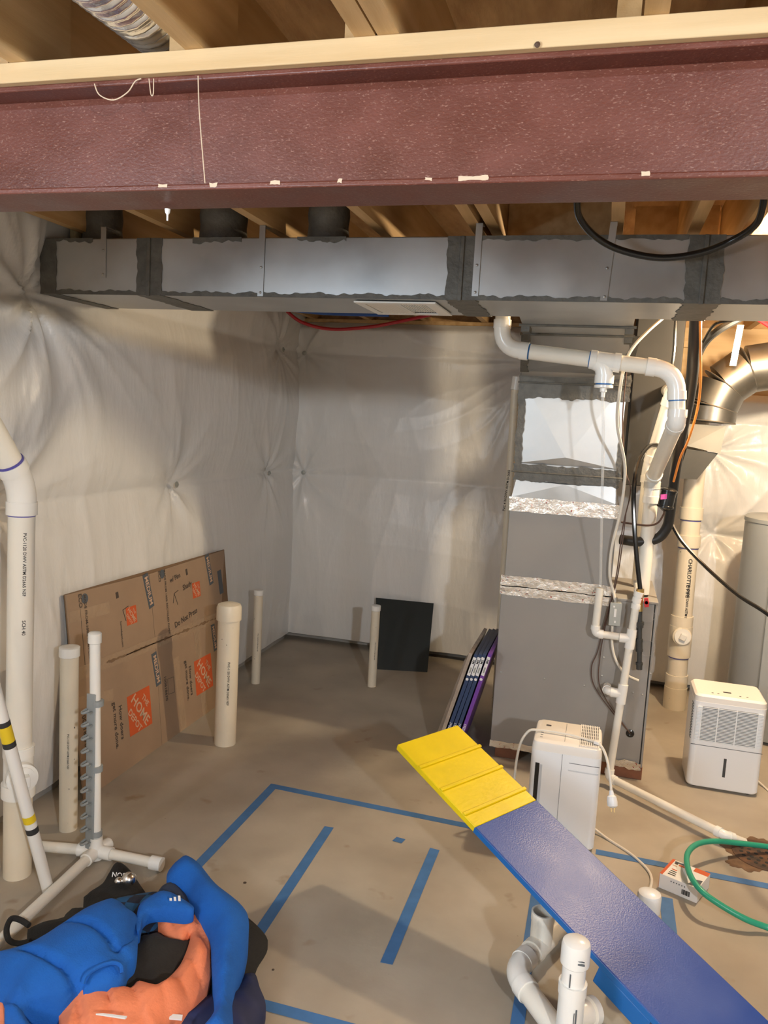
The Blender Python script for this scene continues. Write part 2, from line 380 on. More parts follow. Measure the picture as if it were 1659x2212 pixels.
struct(MB().box((XR,YN,0),(XR+0.2,5.7,2.53)).build('wall_right', M_conc), 'bare concrete foundation wall on the right')
struct(MB().box((-2.6,YN-0.2,0),(XR+0.2,YN,2.53)).build('wall_front', M_conc), 'bare concrete foundation wall behind the viewer')
wn = struct(MB().box((-2.13,-0.90,1.46),(-2.0,-0.85,2.14)).box((-2.13,0.15,1.46),(-2.0,0.20,2.14)).box((-2.13,-0.85,2.10),(-2.0,0.15,2.14)).box((-2.13,-0.85,1.46),(-2.0,0.15,1.50)).build('window_1', M_appl), 'white framed high window in the left wall behind the viewer')
MB().box((-2.02,-0.85,1.50),(-2.012,0.15,2.10)).build('pane', mat('window_glass',(0.75,0.82,0.88),0.05), wn)
# framing above the sheeting on the back wall: rim board, sill
MB().box((-2.2,5.42,2.30),(XR,5.46,ZS)).build('rim_board', M_osb, wb)
MB().box((-2.2,5.33,2.276),(-0.05,5.48,2.30)).build('sill_plate', M_wood, wb)
MB().box((0.42,5.365,1.86),(XR,5.39,2.30)).build('wall_sheathing', M_plate, wb)
MB().box((0.02,5.36,2.075),(0.40,5.395,2.125)).build('orange_sheathing', mat('orange_osb',(0.55,0.22,0.06),0.8,col2=(0.75,0.36,0.12),vscale=25,bump=0.4), wb)

ce = struct(MB().box((-2.6,YN,ZS),(XR,5.7,ZS+0.02)).build('ceiling', M_osb), 'open joist ceiling with strand board subfloor above')
for i in range(10):            # subfloor sheets run across the joists
    y = YN+i*1.22
    if y < 5.6: MB().box((-2.6,y+0.003,ZS-0.006),(XR,min(y+1.217,5.7),ZS)).build('subfloor_sheet', M_osb, ce)
JT = 0.038
near = [-2.00,-1.60,-1.185,-0.802,-0.476,-0.434,0.002,0.40,0.81,1.2,1.6,2.0,2.4,2.8,3.2,3.6,4.0]
for x in near: MB().box((x,YN,ZJ),(x+JT,1.52,ZS-0.006)).build('joist', M_wood, ce)
far = [-2.045,-1.640,-1.242,-0.845,-0.500,-0.440,-0.040,0.20,0.36,0.76,1.16,1.56,1.96,2.36,2.76,3.16,3.56,3.96]
for x in far: MB().box((x,1.405,ZJ),(x+JT,5.42,ZS-0.006)).build('joist', M_wood, ce)
for x0,x1,y in [(-0.40,-0.045,2.95),(-0.46,0.0,0.2),(0.04,0.35,3.4),(-1.2,-0.85,4.4)]:
    MB().box((x0,y,ZJ+0.01),(x1,y+JT,ZS-0.006)).build('blocking', M_wood, ce)

# ================================================================== STEEL BEAM
BY0, BY1, BZ0, BZ1 = 1.40, 1.535, 2.053, 2.259
BX0, BX1 = -2.10, XR-0.02
beam = thing('steel_beam', (0,1.467,BZ0), 'dark red painted steel I-beam spanning the room under the joists', 'beam')
MB().box((BX0,BY0,BZ0),(BX1,BY1,BZ0+0.011)).build('bottom_flange', M_steel, beam, 0.003)
MB().box((BX0,BY0,BZ1-0.011),(BX1,BY1,BZ1)).build('top_flange', M_steel, beam, 0.003)
MB().prism([V(BX0,1.4635-0.009,BZ0+0.011),V(BX0,1.4635,BZ0+0.020),V(BX0,1.4635,BZ1-0.020),V(BX0,1.4635-0.009,BZ1-0.011),V(BX0,1.4715+0.009,BZ1-0.011),V(BX0,1.4715,BZ1-0.020),V(BX0,1.4715,BZ0+0.020),V(BX0,1.4715+0.009,BZ0+0.011)], (BX1-BX0,0,0)).build('web', M_steel, beam)
for x,w in [(-0.63,0.02),(-0.34,0.014),(-0.28,0.05),(-0.86,0.02),(-0.75,0.015),(-0.5,0.01),(0.02,0.012)]:      # chipped paint on the lower edge
    mb = MB(); jag(mb, (V(x,BY0,BZ0),V(1,0,0),V(0,0,1),V(0,-1,0)), 0, w, 0.005, 0.012, 0.002, 0.0007, 60); mb.build('paint_chip', M_string, beam)
tag(MB().box((BX0,1.386,BZ1),(BX1,1.545,ZJ)).build('wood_sill_plate', M_plate, None, 0.002), 'pale wood nailer plank lying along the top of the red beam', 'plank')
P = lambda x,y: at(x, y, Y=1.394)
cable('string', [P(428,164), P(430,230), P(435,300), P(443,396)], 0.0011, M_string, 'tan string hanging straight down across the red beam', 'string', n=6)
cable('string', [P(204,181), P(215,205), P(245,216), P(275,200), P(292,176), P(305,170)], 0.0012, M_string, 'tan string sagging in a loop from the top of the red beam', 'string', n=6)
cable('string', [P(322,170), P(326,203), P(331,203), P(332,170)], 0.0010, M_string, 'short doubled tan string end hanging from the red beam', 'string', n=6)
o = MB().lathe(at(1161,98,Y=1.386), (0,-1,0), [(0.004,0),(0.005,0.003),(0.001,0.006)], 10).build('nail', M_rust); tag(o, 'dark nail head in the pale plank above the beam', 'nail')
o = MB().lathe(at(362,455,Y=1.50), (0,0,-1), [(0.006,-0.003),(0.005,0.004),(0.0022,0.008),(0.0018,0.02)], 10).build('bolt', M_pvcf); tag(o, 'pale screw tip poking below the red beam', 'screw')

# silver flexible duct between the near joists
fd = thing('flexible_duct', (-0.93,0.8,2.33), 'silver foil flexible duct tucked between joists above the beam', 'duct')
path = [V(-1.02,-0.9,2.40),V(-0.97,0.3,2.405),V(-0.925,1.0,2.40),V(-0.90,1.35,2.395),V(-0.90,1.6,2.40)]
pp = smooth_path(path, 60); rr = [0.072+0.006*abs(math.sin(i*0.9)) for i in range(len(pp))]
MB().tube(pp, rr, 20).build('foil_sleeve', M_flex, fd, ang=80)

# ================================================================== SUPPLY TRUNK DUCT
DY0, DY1, DZ0, DZ1 = 2.69, 3.10, 2.052, 2.256
DX0, DX1 = -2.115, 3.4
Xd = lambda x, y=580: at(x, y, Y=DY0).x
trunk = thing('supply_duct', (0,2.9,DZ0), 'long galvanised rectangular supply duct hung below the joists', 'duct')
cuts = [DX0, Xd(322), Xd(1000), Xd(1520), 1.6, DX1]
for a,b in zip(cuts[:-1], cuts[1:]):
    MB().box((a+0.001,DY0,DZ0),(b-0.001,DY1,DZ1)).build('duct_section', M_galv, trunk, 0.004)
fp = (V(0,DY0,DZ0), V(1,0,0), V(0,0,1), V(0,-1,0)); bp_ = (V(0,DY0,DZ0), V(1,0,0), V(0,1,0), V(0,0,-1))
Hd = DZ1-DZ0
for a,b in [(88,122),(296,350),(965,1030),(1482,1562)]:
    mb = MB(); jag(mb, fp, Xd(a), Xd(b), 0, Hd, 0.004, 0.003, 22, 'lr'); jag(mb, bp_, Xd(a), Xd(b), -0.003, DY1-DY0, 0.006, 0.003, 22, 'lr'); mb.build('mastic_band', M_mast, trunk)
    if a > 100: MB().box(((Xd(a)+Xd(b))/2-0.008,DY0-0.009,DZ0-0.006),((Xd(a)+Xd(b))/2+0.006,DY0,DZ1)).build('joint_cleat', M_mast, trunk, 0.002)
edges = [Xd(120), Xd(300), Xd(350), Xd(965), Xd(1030), Xd(1482), Xd(1560), 1.3]
for a,b in [(0,1),(2,3),(4,5),(6,7)]:
    mb = MB(); jag(mb, fp, edges[a], edges[b], -0.003, 0.012, 0.005, 0.0025, 26, 't'); mb.build('mastic_edge', M_mast, trunk)
for a,b in [(1030,1180),(1180,1330),(1330,1482)]:
    mb = MB(); jag(mb, fp, Xd(a), Xd(b), Hd-0.013, Hd+0.001, 0.004, 0.0025, 26, 'b'); mb.build('mastic_edge', M_mast, trunk)
for x0,x1,d in [(120,200,0.012),(415,520,0.016),(640,745,0.014)]:     # daubs under the round take-offs
    mb = MB(); jag(mb, fp, Xd(x0), Xd(x1), Hd-d, Hd+0.001, 0.007, 0.0025, 30, 'b'); mb.build('mastic_daub', M_mast, trunk)
for x, ytop, ybot, tilt in [(224,487,600,0),(565,487,640,0),(1030,487,640,0),(1318,480,650,-0.012)]:
    X = Xd(x); z1 = ZJ+0.0; z0 = at(x, ybot, Y=DY0).z
    mb = MB().prism([V(X-0.011+tilt,DY0-0.004,z0),V(X+0.011+tilt,DY0-0.004,z0),V(X+0.011,DY0-0.004,z1),V(X-0.011,DY0-0.004,z1)], (0,0.0025,0))
    mb.box((X-0.011,DY0-0.004,z1-0.001),(X+0.011,DY0+0.05,z1+0.0005))
    st = mb.build('hanger_strap', M_galv, trunk)
    for zz in (z0+0.012, z0+0.10): MB().lathe((X+tilt*0.8,DY0-0.004,zz), (0,-1,0), [(0.005,0),(0.004,0.003),(0.001,0.004)], 8).build('screw', M_galv2, st)
# white register in the duct underside
rg = thing('air_register', (-0.745,2.9,DZ0-0.012), 'white louvred air register on the underside of the supply duct', 'vent')
rx0, rx1, ry0, ry1 = -0.895, -0.60, 2.735, 3.045
zr = DZ0-0.004
fr = MB(); fr.box((rx0,ry0,zr-0.006),(rx1,ry0+0.035,zr)); fr.box((rx0,ry1-0.035,zr-0.006),(rx1,ry1,zr)); fr.box((rx0,ry0+0.035,zr-0.006),(rx0+0.03,ry1-0.035,zr)); fr.box((rx1-0.045,ry0+0.035,zr-0.006),(rx1,ry1-0.035,zr)); fr.box((-0.745,ry0+0.035,zr-0.006),(-0.735,ry1-0.035,zr))
fr.build('frame', M_regist, rg, 0.0015)
MB().box((rx0+0.03,ry0+0.035,zr-0.001),(rx1-0.045,ry1-0.035,zr)).build('damper', M_slot, rg)
for k in range(9):
    x = rx0+0.037+k*0.0125; MB().hexa([V(x,ry0+0.035,zr-0.006),V(x+0.002,ry0+0.035,zr-0.006),V(x+0.002,ry1-0.035,zr-0.006),V(x,ry1-0.035,zr-0.006)],[V(x+0.008,ry0+0.035,zr),V(x+0.010,ry0+0.035,zr),V(x+0.010,ry1-0.035,zr),V(x+0.008,ry1-0.035,zr)]).build('slat', M_regist, rg)
for k in range(9):
    x = -0.729+k*0.0095; MB().box((x,ry0+0.035,zr-0.006),(x+0.0055,ry1-0.09,zr-0.001)).build('slat', M_regist, rg)
# round take-offs rising from the trunk between the joists
for i,(x,r,lab) in enumerate([(-1.98,0.075,'grey taped round take-off at the left end of the supply duct'),(-1.455,0.088,'grey taped round take-off on the duct between two hanger straps'),(-1.035,0.075,'grey taped round take-off nearest the white register')]):
    t = thing('round_takeoff', (x,2.83,DZ1), lab, 'duct', 'round duct take-offs')
    pr = [(r+0.012,0.0),(r+0.006,0.006)]+[(r+0.002*math.sin(k*1.3),0.008+k*0.016) for k in range(10)]
    MB().lathe((x,2.83,DZ1), (0,0,1), pr, 24).build('collar', M_mast, t)
    MB().lathe((x,2.83,DZ1+0.155), (0,0,1), [(r*0.97,0.0),(r*1.03,0.012),(r*0.97,0.024),(r*1.03,0.036),(r*0.97,0.05)], 24).build('flex_end', M_flex, t)

# ================================================================== FURNACE, COIL, PLENUM
FY = 3.82
FX0, FX1, CX1 = -0.425, 0.295, 0.083
FZ0, FZ1, CZ1 = 0.065, 0.868, 1.300
fu = thing('furnace', (-0.06,4.1,0.0), 'grey upright furnace cabinet with coil section beside the dehumidifiers', 'furnace')
MB().box((FX0,FY,FZ0),(FX1-0.012,4.36,FZ1-0.012)).build('cabinet', M_furn, fu, 0.003)
MB().box((FX0-0.002,FY-0.003,FZ1-0.012),(FX1+0.004,4.365,FZ1)).build('top_panel', M_furn, fu, 0.002)
MB().box((FX1-0.0115,FY+0.004,FZ0),(FX1-0.008,4.35,FZ1-0.013)).build('door_gap', M_dark, fu)
MB().box((FX1-0.0075,FY+0.001,FZ0),(FX1+0.002,4.355,FZ1-0.013)).build('front_door', M_furn, fu, 0.002)
MB().box((-0.415,FY+0.002,FZ1),(CX1,4.35,CZ1)).build('coil_cabinet', M_furn, fu, 0.003)
ff = (V(0,FY,0), V(1,0,0), V(0,0,1), V(0,-1,0))
for a,b,c,d in [(-0.418,0.088,1.235,1.303),(-0.43,0.105,0.868,0.922),(-0.43,0.105,0.825,0.872),(-0.427,-0.10,0.055,0.088)]:
    mb = MB(); jag(mb, ff, a, b, c, d, 0.0025, 0.004, 20); mb.build('foil_tape', M_foil, fu)
mb = MB(); mb.box((-0.418,FY-0.002,CZ1),(0.086,4.35,CZ1+0.002)); mb.build('foil_tape', M_foil, fu)
for x,y in [(1082,1452),(1176,1466),(1262,1481),(1304,1420),(1300,1460),(1367,1496),(1387,1500),(1405,1455)]:
    p = at(x, y, Y=FY); MB().lathe((p.x,FY,p.z), (0,-1,0), [(0.005,0),(0.0045,0.003),(0.001,0.004)], 8).build('screw', M_galv2, fu)
p = at(1361,1584,Y=FY); MB().lathe((p.x,FY,p.z), (0,-1,0), [(0.019,0),(0.019,0.004),(0.012,0.007),(0.008,0.004)], 18).build('grommet', M_blackgl, fu)
for x,y,r in [(1398,1400,0.038),(1400,1330,0.030),(1365,1507,0.012)]:
    p = at(x, y, Y=FY); MB().tube([V(p.x+r*math.cos(2*PI*k/32),FY,p.z+r*math.sin(2*PI*k/32)) for k in range(31)], 0.0007, 5).build('knockout', M_furn, fu)
for x0,x1,lab in [(-0.40,-0.28,'dark wood block under the left side of the furnace'),(0.10,0.30,'reddish wood block under the right corner of the furnace')]:
    b = MB().box((x0,FY+0.01,0),(x1,4.3,FZ0-0.001)).build('wood_block', M_brick, None, 0.003); tag(b, lab, 'wood block')
mb = MB(); jag(mb, (V(0,FY-0.006,0.062),V(1,0,0),V(0,0,1),V(0,-1,0)), 0.17, 0.292, -0.004, 0.030, 0.006, 0.006, 40); mb.build('foil_tape', M_foil, fu)

pl = thing('supply_plenum', (-0.165,4.0,CZ1), 'galvanised sheet metal plenum with grey mastic bands above the furnace', 'duct')
# ring list: (z, y_front, y_back, x0, x1)
rings = [(1.302,3.825,4.34,-0.410,0.080),(1.385,3.835,4.33,-0.395,0.066),(1.465,3.835,4.33,-0.395,0.066),(1.870,3.83,4.33,-0.405,0.076),(1.895,3.80,4.30,-0.404,0.074),(2.036,3.50,4.30,-0.378,0.070),(2.050,3.30,4.30,-0.362,0.068),(2.0535,3.08,4.30,-0.352,0.066)]
def ringpts(q): z,y0,y1,x0,x1 = q; return [V(x0,y0,z),V(x1,y0,z),V(x1,y1,z),V(x0,y1,z)]
def panel(a, b, cu, cv, push, name, mtl):
    """one cross-broken sheet metal section: four sides, the front one creased towards a point"""
    A, B = ringpts(a), ringpts(b); mb = MB(); c = (A[0]*(1-cu)+A[1]*cu)*(1-cv)+(B[0]*(1-cu)+B[1]*cu)*cv
    n = (A[1]-A[0]).cross(B[0]-A[0]).normalized(); c = c+n*push
    mb.add([A[0],A[1],B[1],B[0],c], [(0,1,4),(1,2,4),(2,3,4),(3,0,4)])
    mb.add([A[1],A[2],B[2],B[1]], [(0,1,2,3)]); mb.add([A[2],A[3],B[3],B[2]], [(0,1,2,3)]); mb.add([A[3],A[0],B[0],B[3]], [(0,1,2,3)])
    return mb.build(name, mtl, pl, flat=True)
panel(rings[0], rings[1], 0.5, 0.9, 0.010, 'transition_collar', M_galv)
panel(rings[1], rings[2], 0.5, 0.5, 0.000, 'plenum_section', M_galv)
panel(rings[2], rings[3], 0.48, 0.10, 0.014, 'plenum_section', M_galv)
panel(rings[3], rings[4], 0.5, 0.5, 0.0, 'plenum_section', M_galv)
panel(rings[4], rings[5], 0.5, 0.35, 0.010, 'offset_section', M_galv)
panel(rings[5], rings[6], 0.5, 0.5, 0.006, 'offset_section', M_galv)
panel(rings[6], rings[7], 0.5, 0.6, 0.004, 'offset_section', M_galv)
MB().box((-0.395,3.86,1.875),(0.066,4.325,2.275)).build('plenum_light_block', M_galv, pl, 0.003)  # hidden box added to keep the warm bulb off the upper walls
pf = (V(0,3.828,0), V(1,0,0), V(0,0,1), V(0,-1,0))
for mo,(x0,x1,z0,z1,am) in enumerate([(-0.412,0.088,1.775,1.892,0.006),(-0.410,0.080,1.383,1.462,0.005),(-0.410,-0.378,1.44,1.80,0.005),(0.060,0.082,1.44,1.60,0.004)]):
    mb = MB(); jag(mb, pf, x0, x1, z0, z1, am, 0.0035+0.0007*mo, 26); mb.build('mastic_band', M_mast, pl)
for z,w in [(1.845,0.004),(1.425,0.004)]:
    MB().cyl((-0.418,3.818,z),(0.090,3.818,z),w,n=8).build('drive_cleat', M_mast, pl)
e0, e1 = ringpts(rings[4]), ringpts(rings[5]); ev = (e1[0]-e0[0]); L_ = ev.length; ev = ev/L_; nn = V(1,0,0).cross(ev).normalized()
mb = MB(); jag(mb, (e0[0]+nn*0.001,V(1,0,0),ev,nn), -0.006, 0.03, 0, L_, 0.004, 0.004, 26, 'r'); mb.build('mastic_band', M_mast, pl)
mb = MB(); jag(mb, (e0[1]+nn*0.001,V(1,0,0),ev,nn), -0.03, 0.006, 0, L_, 0.004, 0.004, 26, 'l'); mb.build('mastic_band', M_mast, pl)
for q in (rings[5], rings[6]):
    a, b = ringpts(q)[:2]; MB().cyl(a+V(-0.012,0,-0.004), b+V(0.012,0,-0.004), 0.006, n=8).build('drive_cleat', M_mast, pl)
    MB().box((a.x-0.003,a.y-0.002,a.z-0.030),(a.x+0.03,a.y+0.1,a.z-0.004)).build('mastic_band', M_mast, pl)
    MB().box((b.x-0.03,b.y-0.002,b.z-0.030),(b.x+0.003,b.y+0.1,b.z-0.004)).build('mastic_band', M_mast, pl)

# ================================================================== PVC VENT AND DRAIN LINES AT THE FURNACE
YV = 3.36
vp = thing('vent_pipe', (0.21,3.9,FZ1), 'white PVC vent pipe running across the plenum and down to the furnace', 'pipe')
A = at(1087,676,Y=YV); A.z = 2.28
P1 = at(1085,752,Y=YV); P1.x = A.x; P2 = at(1462,800,Y=YV); P3 = at(1462,905,Y=YV)
P4 = at(1409,1066,Y=3.86); P5 = at(1388,1268,Y=3.93); P5.z = FZ1+0.012; P4.y = 3.93; P4.x = P5.x
RV = 0.0315
pvc(vp, [A,P1,P2,P3], RV, 0.085, ring=M_bprimer)
mid = P3.lerp(P4, 0.5)
pvc(vp, [P3+V(0,0,0.002),P3+V(0,0,-0.012),P4+V(0,0,0.07),P4,P5], RV*1.04, 0.022, sock=1.15, collar=0.028)
MB().cyl(P5+V(0,0,-0.012), P5+V(0,0,0.035), RV*0.92, n=20).build('rubber_boot', M_black, vp)
coupling(vp, A+V(0,0,-0.155), A+V(0,0,-0.105), RV*1.16)
# tee with drip leg
T0 = at(1308,786,Y=YV); dr = (P2-P1).normalized(); zc = P1.z+(P2.z-P1.z)*((T0.x-P1.x)/(P2.x-P1.x)); T0.z = zc
MB().cyl(T0-dr*0.06, T0+dr*0.055, RV*1.12, n=22).cyl(T0-dr*0.062, T0-dr*0.036, RV*1.22, n=22).cyl(T0+dr*0.032, T0+dr*0.058, RV*1.22, n=22).tube(smooth_path([T0+V(-0.045,0,0), T0+V(-0.012,0,-0.02), T0+V(0,0,-0.06)],6), RV*1.08, 20).cyl(T0+V(0,0,-0.055), T0+V(0,0,-0.088), RV*1.22, n=22).build('tee', M_pvcf, vp)
MB().cyl(T0+V(0,0,-0.088), T0+V(0,0,-0.093), RV*1.05, n=22).build('primer_ring', M_bprimer, vp)
MB().lathe(T0+V(0,0,-0.093), (0,0,-1), [(RV*1.0,0),(RV*1.2,0.002),(RV*1.2,0.012),(0.014,0.014),(0.014,0.028),(0.009,0.03),(0.008,0.05)], 18).build('hose_barb', M_pvcf, vp)
MB().cyl(P1+dr*0.118, P1+dr*0.121, RV*1.03, n=22).build('primer_ring', M_bprimer, vp)
MB().cyl(T0-dr*0.066, T0-dr*0.061, RV*1.03, n=22).build('primer_ring', M_bprimer, vp)
cable('drain_tube', [T0+V(0,0,-0.14), at(1303,950,Y=YV+0.02), at(1300,1100,Y=3.5), at(1297,1265,Y=3.72)], 0.0062, M_clrtube, 'clear plastic drain tube hanging from the vent pipe tee', 'tube', n=10)
# second pipe, behind
ip = thing('intake_pipe', (0.16,4.15,FZ1), 'white PVC intake pipe rising behind the vent pipe at the furnace', 'pipe')
Q0 = at(1452,846,Y=4.05); Q1 = at(1404,1012,Y=4.15); Q2 = at(1376,1258,Y=4.15); Q2.z = FZ1+0.01; Q1.x = (Q1.x+Q2.x)/2; Q2.x = Q1.x
pvc(ip, [Q0+V(0,0.5,0.03), Q0, Q1, Q2], 0.031, 0.04)
dp = thing('condensate_pipe', (0.13,3.70,0.0), 'thin white PVC condensate drain running down the furnace side to the floor', 'pipe')
RC = 0.0175; YC = 3.74
G = lambda x,y,Y=YC: at(x,y,Y=Y)
c1, c2, c3 = G(1296,1270), G(1285,1368), G(1356,1378)
pvc(dp, [c1,c2,c3], RC, 0.022, sock=1.22, collar=0.016)
d0, d1, d2, d3 = G(1376,1296), G(1357,1378), G(1334,1494), G(1313,1696,3.70)
d3.z = 0.045
e1 = at(1566,1804,Z=0.045); e2 = at(1608,1820,Z=0.012)
pvc(dp, [V(d0.x+0.005,4.0,d0.z+0.035), V(d0.x+0.005,YC,d0.z+0.03), d0, d3, e1, e2], RC, 0.022, sock=1.25, collar=0.018)
for q in (d1, d2):
    dd = (d3-d0).normalized(); t = (q-d0).dot(dd); q0 = d0+dd*t
    MB().cyl(q0-dd*0.045, q0+dd*0.045, RC*1.27, n=20).cyl(q0, q0+(V(-1,0,0)*0.05), RC*1.25, n=20).build('tee', M_pvcf, dp)
q0 = d0+(d3-d0).normalized()*((d2-d0).dot((d3-d0).normalized()))
pvc(dp, [q0+V(-0.02,0,0), q0+V(-0.066,0,0.004), q0+V(-0.066,0.07,0.004)], RC, 0.018, sock=1.25, collar=0.012)
# electrical: junction box with cables
jb = thing('junction_box', tuple(G(1328,1325)), 'small grey metal junction box on the furnace side', 'electrical box')
p = at(1329,1326,Y=3.78)
MB().box((p.x-0.024,FY-0.05,p.z-0.052),(p.x+0.024,FY-0.002,p.z+0.052)).build('box', M_jbox, jb, 0.004)
MB().box((p.x-0.026,FY-0.053,p.z-0.054),(p.x+0.026,FY-0.05,p.z+0.054)).build('cover', M_jbox, jb, 0.001)
mb = MB(); mb.box((p.x-0.006,FY-0.0545,p.z-0.012),(p.x+0.004,FY-0.053,p.z+0.026)); mb.box((p.x-0.002,FY-0.0545,p.z-0.040),(p.x+0.005,FY-0.053,p.z-0.030)); mb.box((p.x-0.012,FY-0.0545,p.z+0.032),(p.x-0.004,FY-0.053,p.z+0.04)); mb.build('switch_slot', M_regist, jb)
MB().cyl((p.x-0.004,FY-0.026,p.z+0.05),(p.x-0.006,FY-0.026,p.z+0.075),0.011,n=14).build('cable_clamp', M_galv2, jb)
cable('electric_cable', [at(1438,682,Y=3.6), at(1400,715,Y=3.5), at(1366,752,Y=3.44), at(1349,790,Y=3.42), at(1338,850,Y=3.44), at(1334,920,Y=3.55), at(1350,1010,Y=3.7), at(1341,1100,Y=3.76), at(1322,1180,Y=3.79), at(1317,1240,Y=3.79), at(1325,1278,Y=3.79), at(1329,1300,Y=3.79)], 0.0068, M_cable, 'off-white electric cable curving down past the vent pipe to the junction box', 'cable')
cable('electric_cable', [at(1323,1352,Y=3.79), at(1322,1390,Y=3.79), at(1330,1425,Y=3.79), at(1350,1455,Y=3.79), at(1379,1470,Y=3.81)], 0.0058, M_cable, 'short white cable looping from the junction box into the furnace side', 'cable')
cable('control_wire', [at(1358,760,Y=3.7), at(1345,900,Y=3.78), at(1350,1010,Y=3.80), at(1362,1060,Y=3.80), at(1345,1140,Y=3.80), at(1330,1250,Y=3.79), at(1300,1370,Y=3.80), at(1290,1410,Y=3.80), at(1278,1440,Y=3.80), at(1283,1480,Y=3.80), at(1320,1535,Y=3.80), at(1360,1582,Y=3.815)], 0.0028, M_wire, 'brown control wire drooping down the furnace side to the black grommet', 'wire')
cable('control_wire', [at(1352,1110,Y=3.8), at(1335,1240,Y=3.80), at(1308,1350,Y=3.80), at(1296,1420,Y=3.80), at(1294,1475,Y=3.80), at(1315,1520,Y=3.80), at(1361,1584,Y=3.815)], 0.0026, M_wire, 'second brown control wire hanging straighter beside the white drain pipe', 'wire')

# gas line
gp = thing('gas_pipe', tuple(at(1380,1445,Y=3.74)), 'black iron gas pipe with brass fitting and red valve at the furnace', 'pipe')
g = lambda x,y: at(x,y,Y=3.74)
MB().cyl(g(1383,1272), g(1383,1288), 0.017, n=8).cyl(g(1383,1288), g(1382,1320), 0.013, n=14).build('brass_fitting', M_brass, gp)
MB().cyl(g(1382,1320), g(1381,1440), 0.0115, n=14).build('iron_pipe', M_iron, gp)
for y0,y1,r in [(1343,1350,0.021),(1350,1356,0.018),(1380,1386,0.016),(1386,1402,0.0145),(1402,1407,0.016),(1431,1436,0.016),(1436,1446,0.0135)]:
    MB().cyl(g(1381,y0), g(1381,y1), r, n=8 if r > 0.017 else 16).build('pipe_fitting', M_iron, gp)
MB().cyl(g(1379,1364), g(1379,1364)+V(0,0.08,0), 0.012, n=12).build('branch_pipe', M_iron, gp)
v = MB(); c = g(1390,1299)+V(0.012,-0.016,0)
v.lathe(c, (0,-1,0), [(0.010,-0.012),(0.012,0.0),(0.010,0.008)], 12).obox(c+V(0,-0.004,0), V(0.009,0,0.002), V(0,0.004,0), V(-0.003,0,0.021)); v.build('valve_handle', M_red, gp, 0.002)
cable('gas_hose', [at(1422,961,Y=4.1), at(1400,966,Y=4.0), at(1378,1000,Y=3.86), at(1369,1060,Y=3.78), at(1370,1130,Y=3.75), at(1375,1200,Y=3.74), at(1383,1274,Y=3.74)], 0.0105, M_blackgl, 'glossy black gas hose arching down to the brass fitting', 'hose')

# refrigerant lines
rl = thing('refrigerant_line', tuple(at(1342,1168,Y=3.9)), 'thick black insulated refrigerant line bending into the coil cabinet', 'pipe')
cpts = [at(1500,668,Y=3.25), at(1499,760,Y=3.4), at(1490,850,Y=3.55), at(1470,950,Y=3.72), at(1456,1040,Y=3.84), at(1447,1110,Y=3.9), at(1440,1140,Y=3.92), at(1420,1163,Y=3.93), at(1380,1170,Y=3.92), at(1340,1165,Y=3.90)]
cpts[0].z = 2.27
MB().tube(smooth_path(cpts, 8), 0.0235, 16).build('insulated_pipe', M_black, rl)
fd_ = thing('filter_drier', tuple(at(1440,1100,Y=3.80)), 'black cylindrical filter drier with a pink label beside the vent pipe', 'filter')
a, b = at(1446,1056,Y=3.78), at(1436,1098,Y=3.78)
dd = (b-a).normalized()
MB().lathe(a, dd, [(0.012,-0.006),(0.030,0),(0.037,0.006),(0.037,0.012),(0.034,0.014),(0.034,(b-a).length-0.014),(0.037,(b-a).length-0.012),(0.037,(b-a).length-0.004),(0.03,(b-a).length),(0.010,(b-a).length+0.012)], 22).build('canister', M_blackgl, fd_)
p = at(1434,1073,Y=3.78-0.036); MB().obox(p, V(0.014,0.004,0.002), V(0,0.001,0), V(-0.001,0,0.011)).build('paper_label', M_pink, fd_)
cable('copper_line', [b+dd*0.012, at(1433,1112,Y=3.8), at(1420,1130,Y=3.82), at(1395,1135,Y=3.85), at(1342,1128,Y=3.88)], 0.0045, M_wire, 'thin dark copper line curving from the filter drier to the coil', 'pipe')
cable('orange_wire', [at(1512,668,Y=3.2), at(1513,750,Y=3.25), at(1513,830,Y=3.3), at(1505,890,Y=3.38), at(1487,950,Y=3.5), at(1469,990,Y=3.62), at(1455,1040,Y=3.74)], 0.0048, M_orwire, 'orange wire hanging beside the thick black refrigerant line', 'wire')
cable('black_hose', [at(1460,690,Y=4.2), at(1456,760,Y=4.2), at(1450,800,Y=4.2)], 0.008, M_blackgl, 'thin glossy black hose dropping straight behind the vent pipe elbow', 'hose')
cable('black_hose', [at(1659,650,Y=3.9), at(1600,686,Y=3.9), at(1550,715,Y=3.9), at(1520,745,Y=3.95), at(1500,790,Y=4.0), at(1478,850,Y=4.05), at(1466,920,Y=4.1)], 0.017, M_black, 'ribbed black hose curving from the duct down behind the refrigerant line', 'hose')
cable('black_hose', [at(1659,668,Y=3.8), at(1590,690,Y=3.82), at(1545,700,Y=3.85), at(1519,740,Y=3.9)], 0.007, M_blackgl, 'thin glossy black hose lying on top of the ribbed one', 'hose')
cable('power_cord', [at(1449,1128,Y=3.95), at(1475,1172,Y=3.9), at(1530,1230,Y=3.8), at(1595,1286,Y=3.6), at(1665,1332,Y=3.4), at(1760,1420,Y=3.2), V(1.30,3.25,0.45), V(1.55,3.3,0.12), V(1.8,3.2,0.012), V(2.6,3.1,0.012)], 0.0085, M_blackgl, 'glossy black cord sagging across in front of the white stack and grey tank', 'cord')
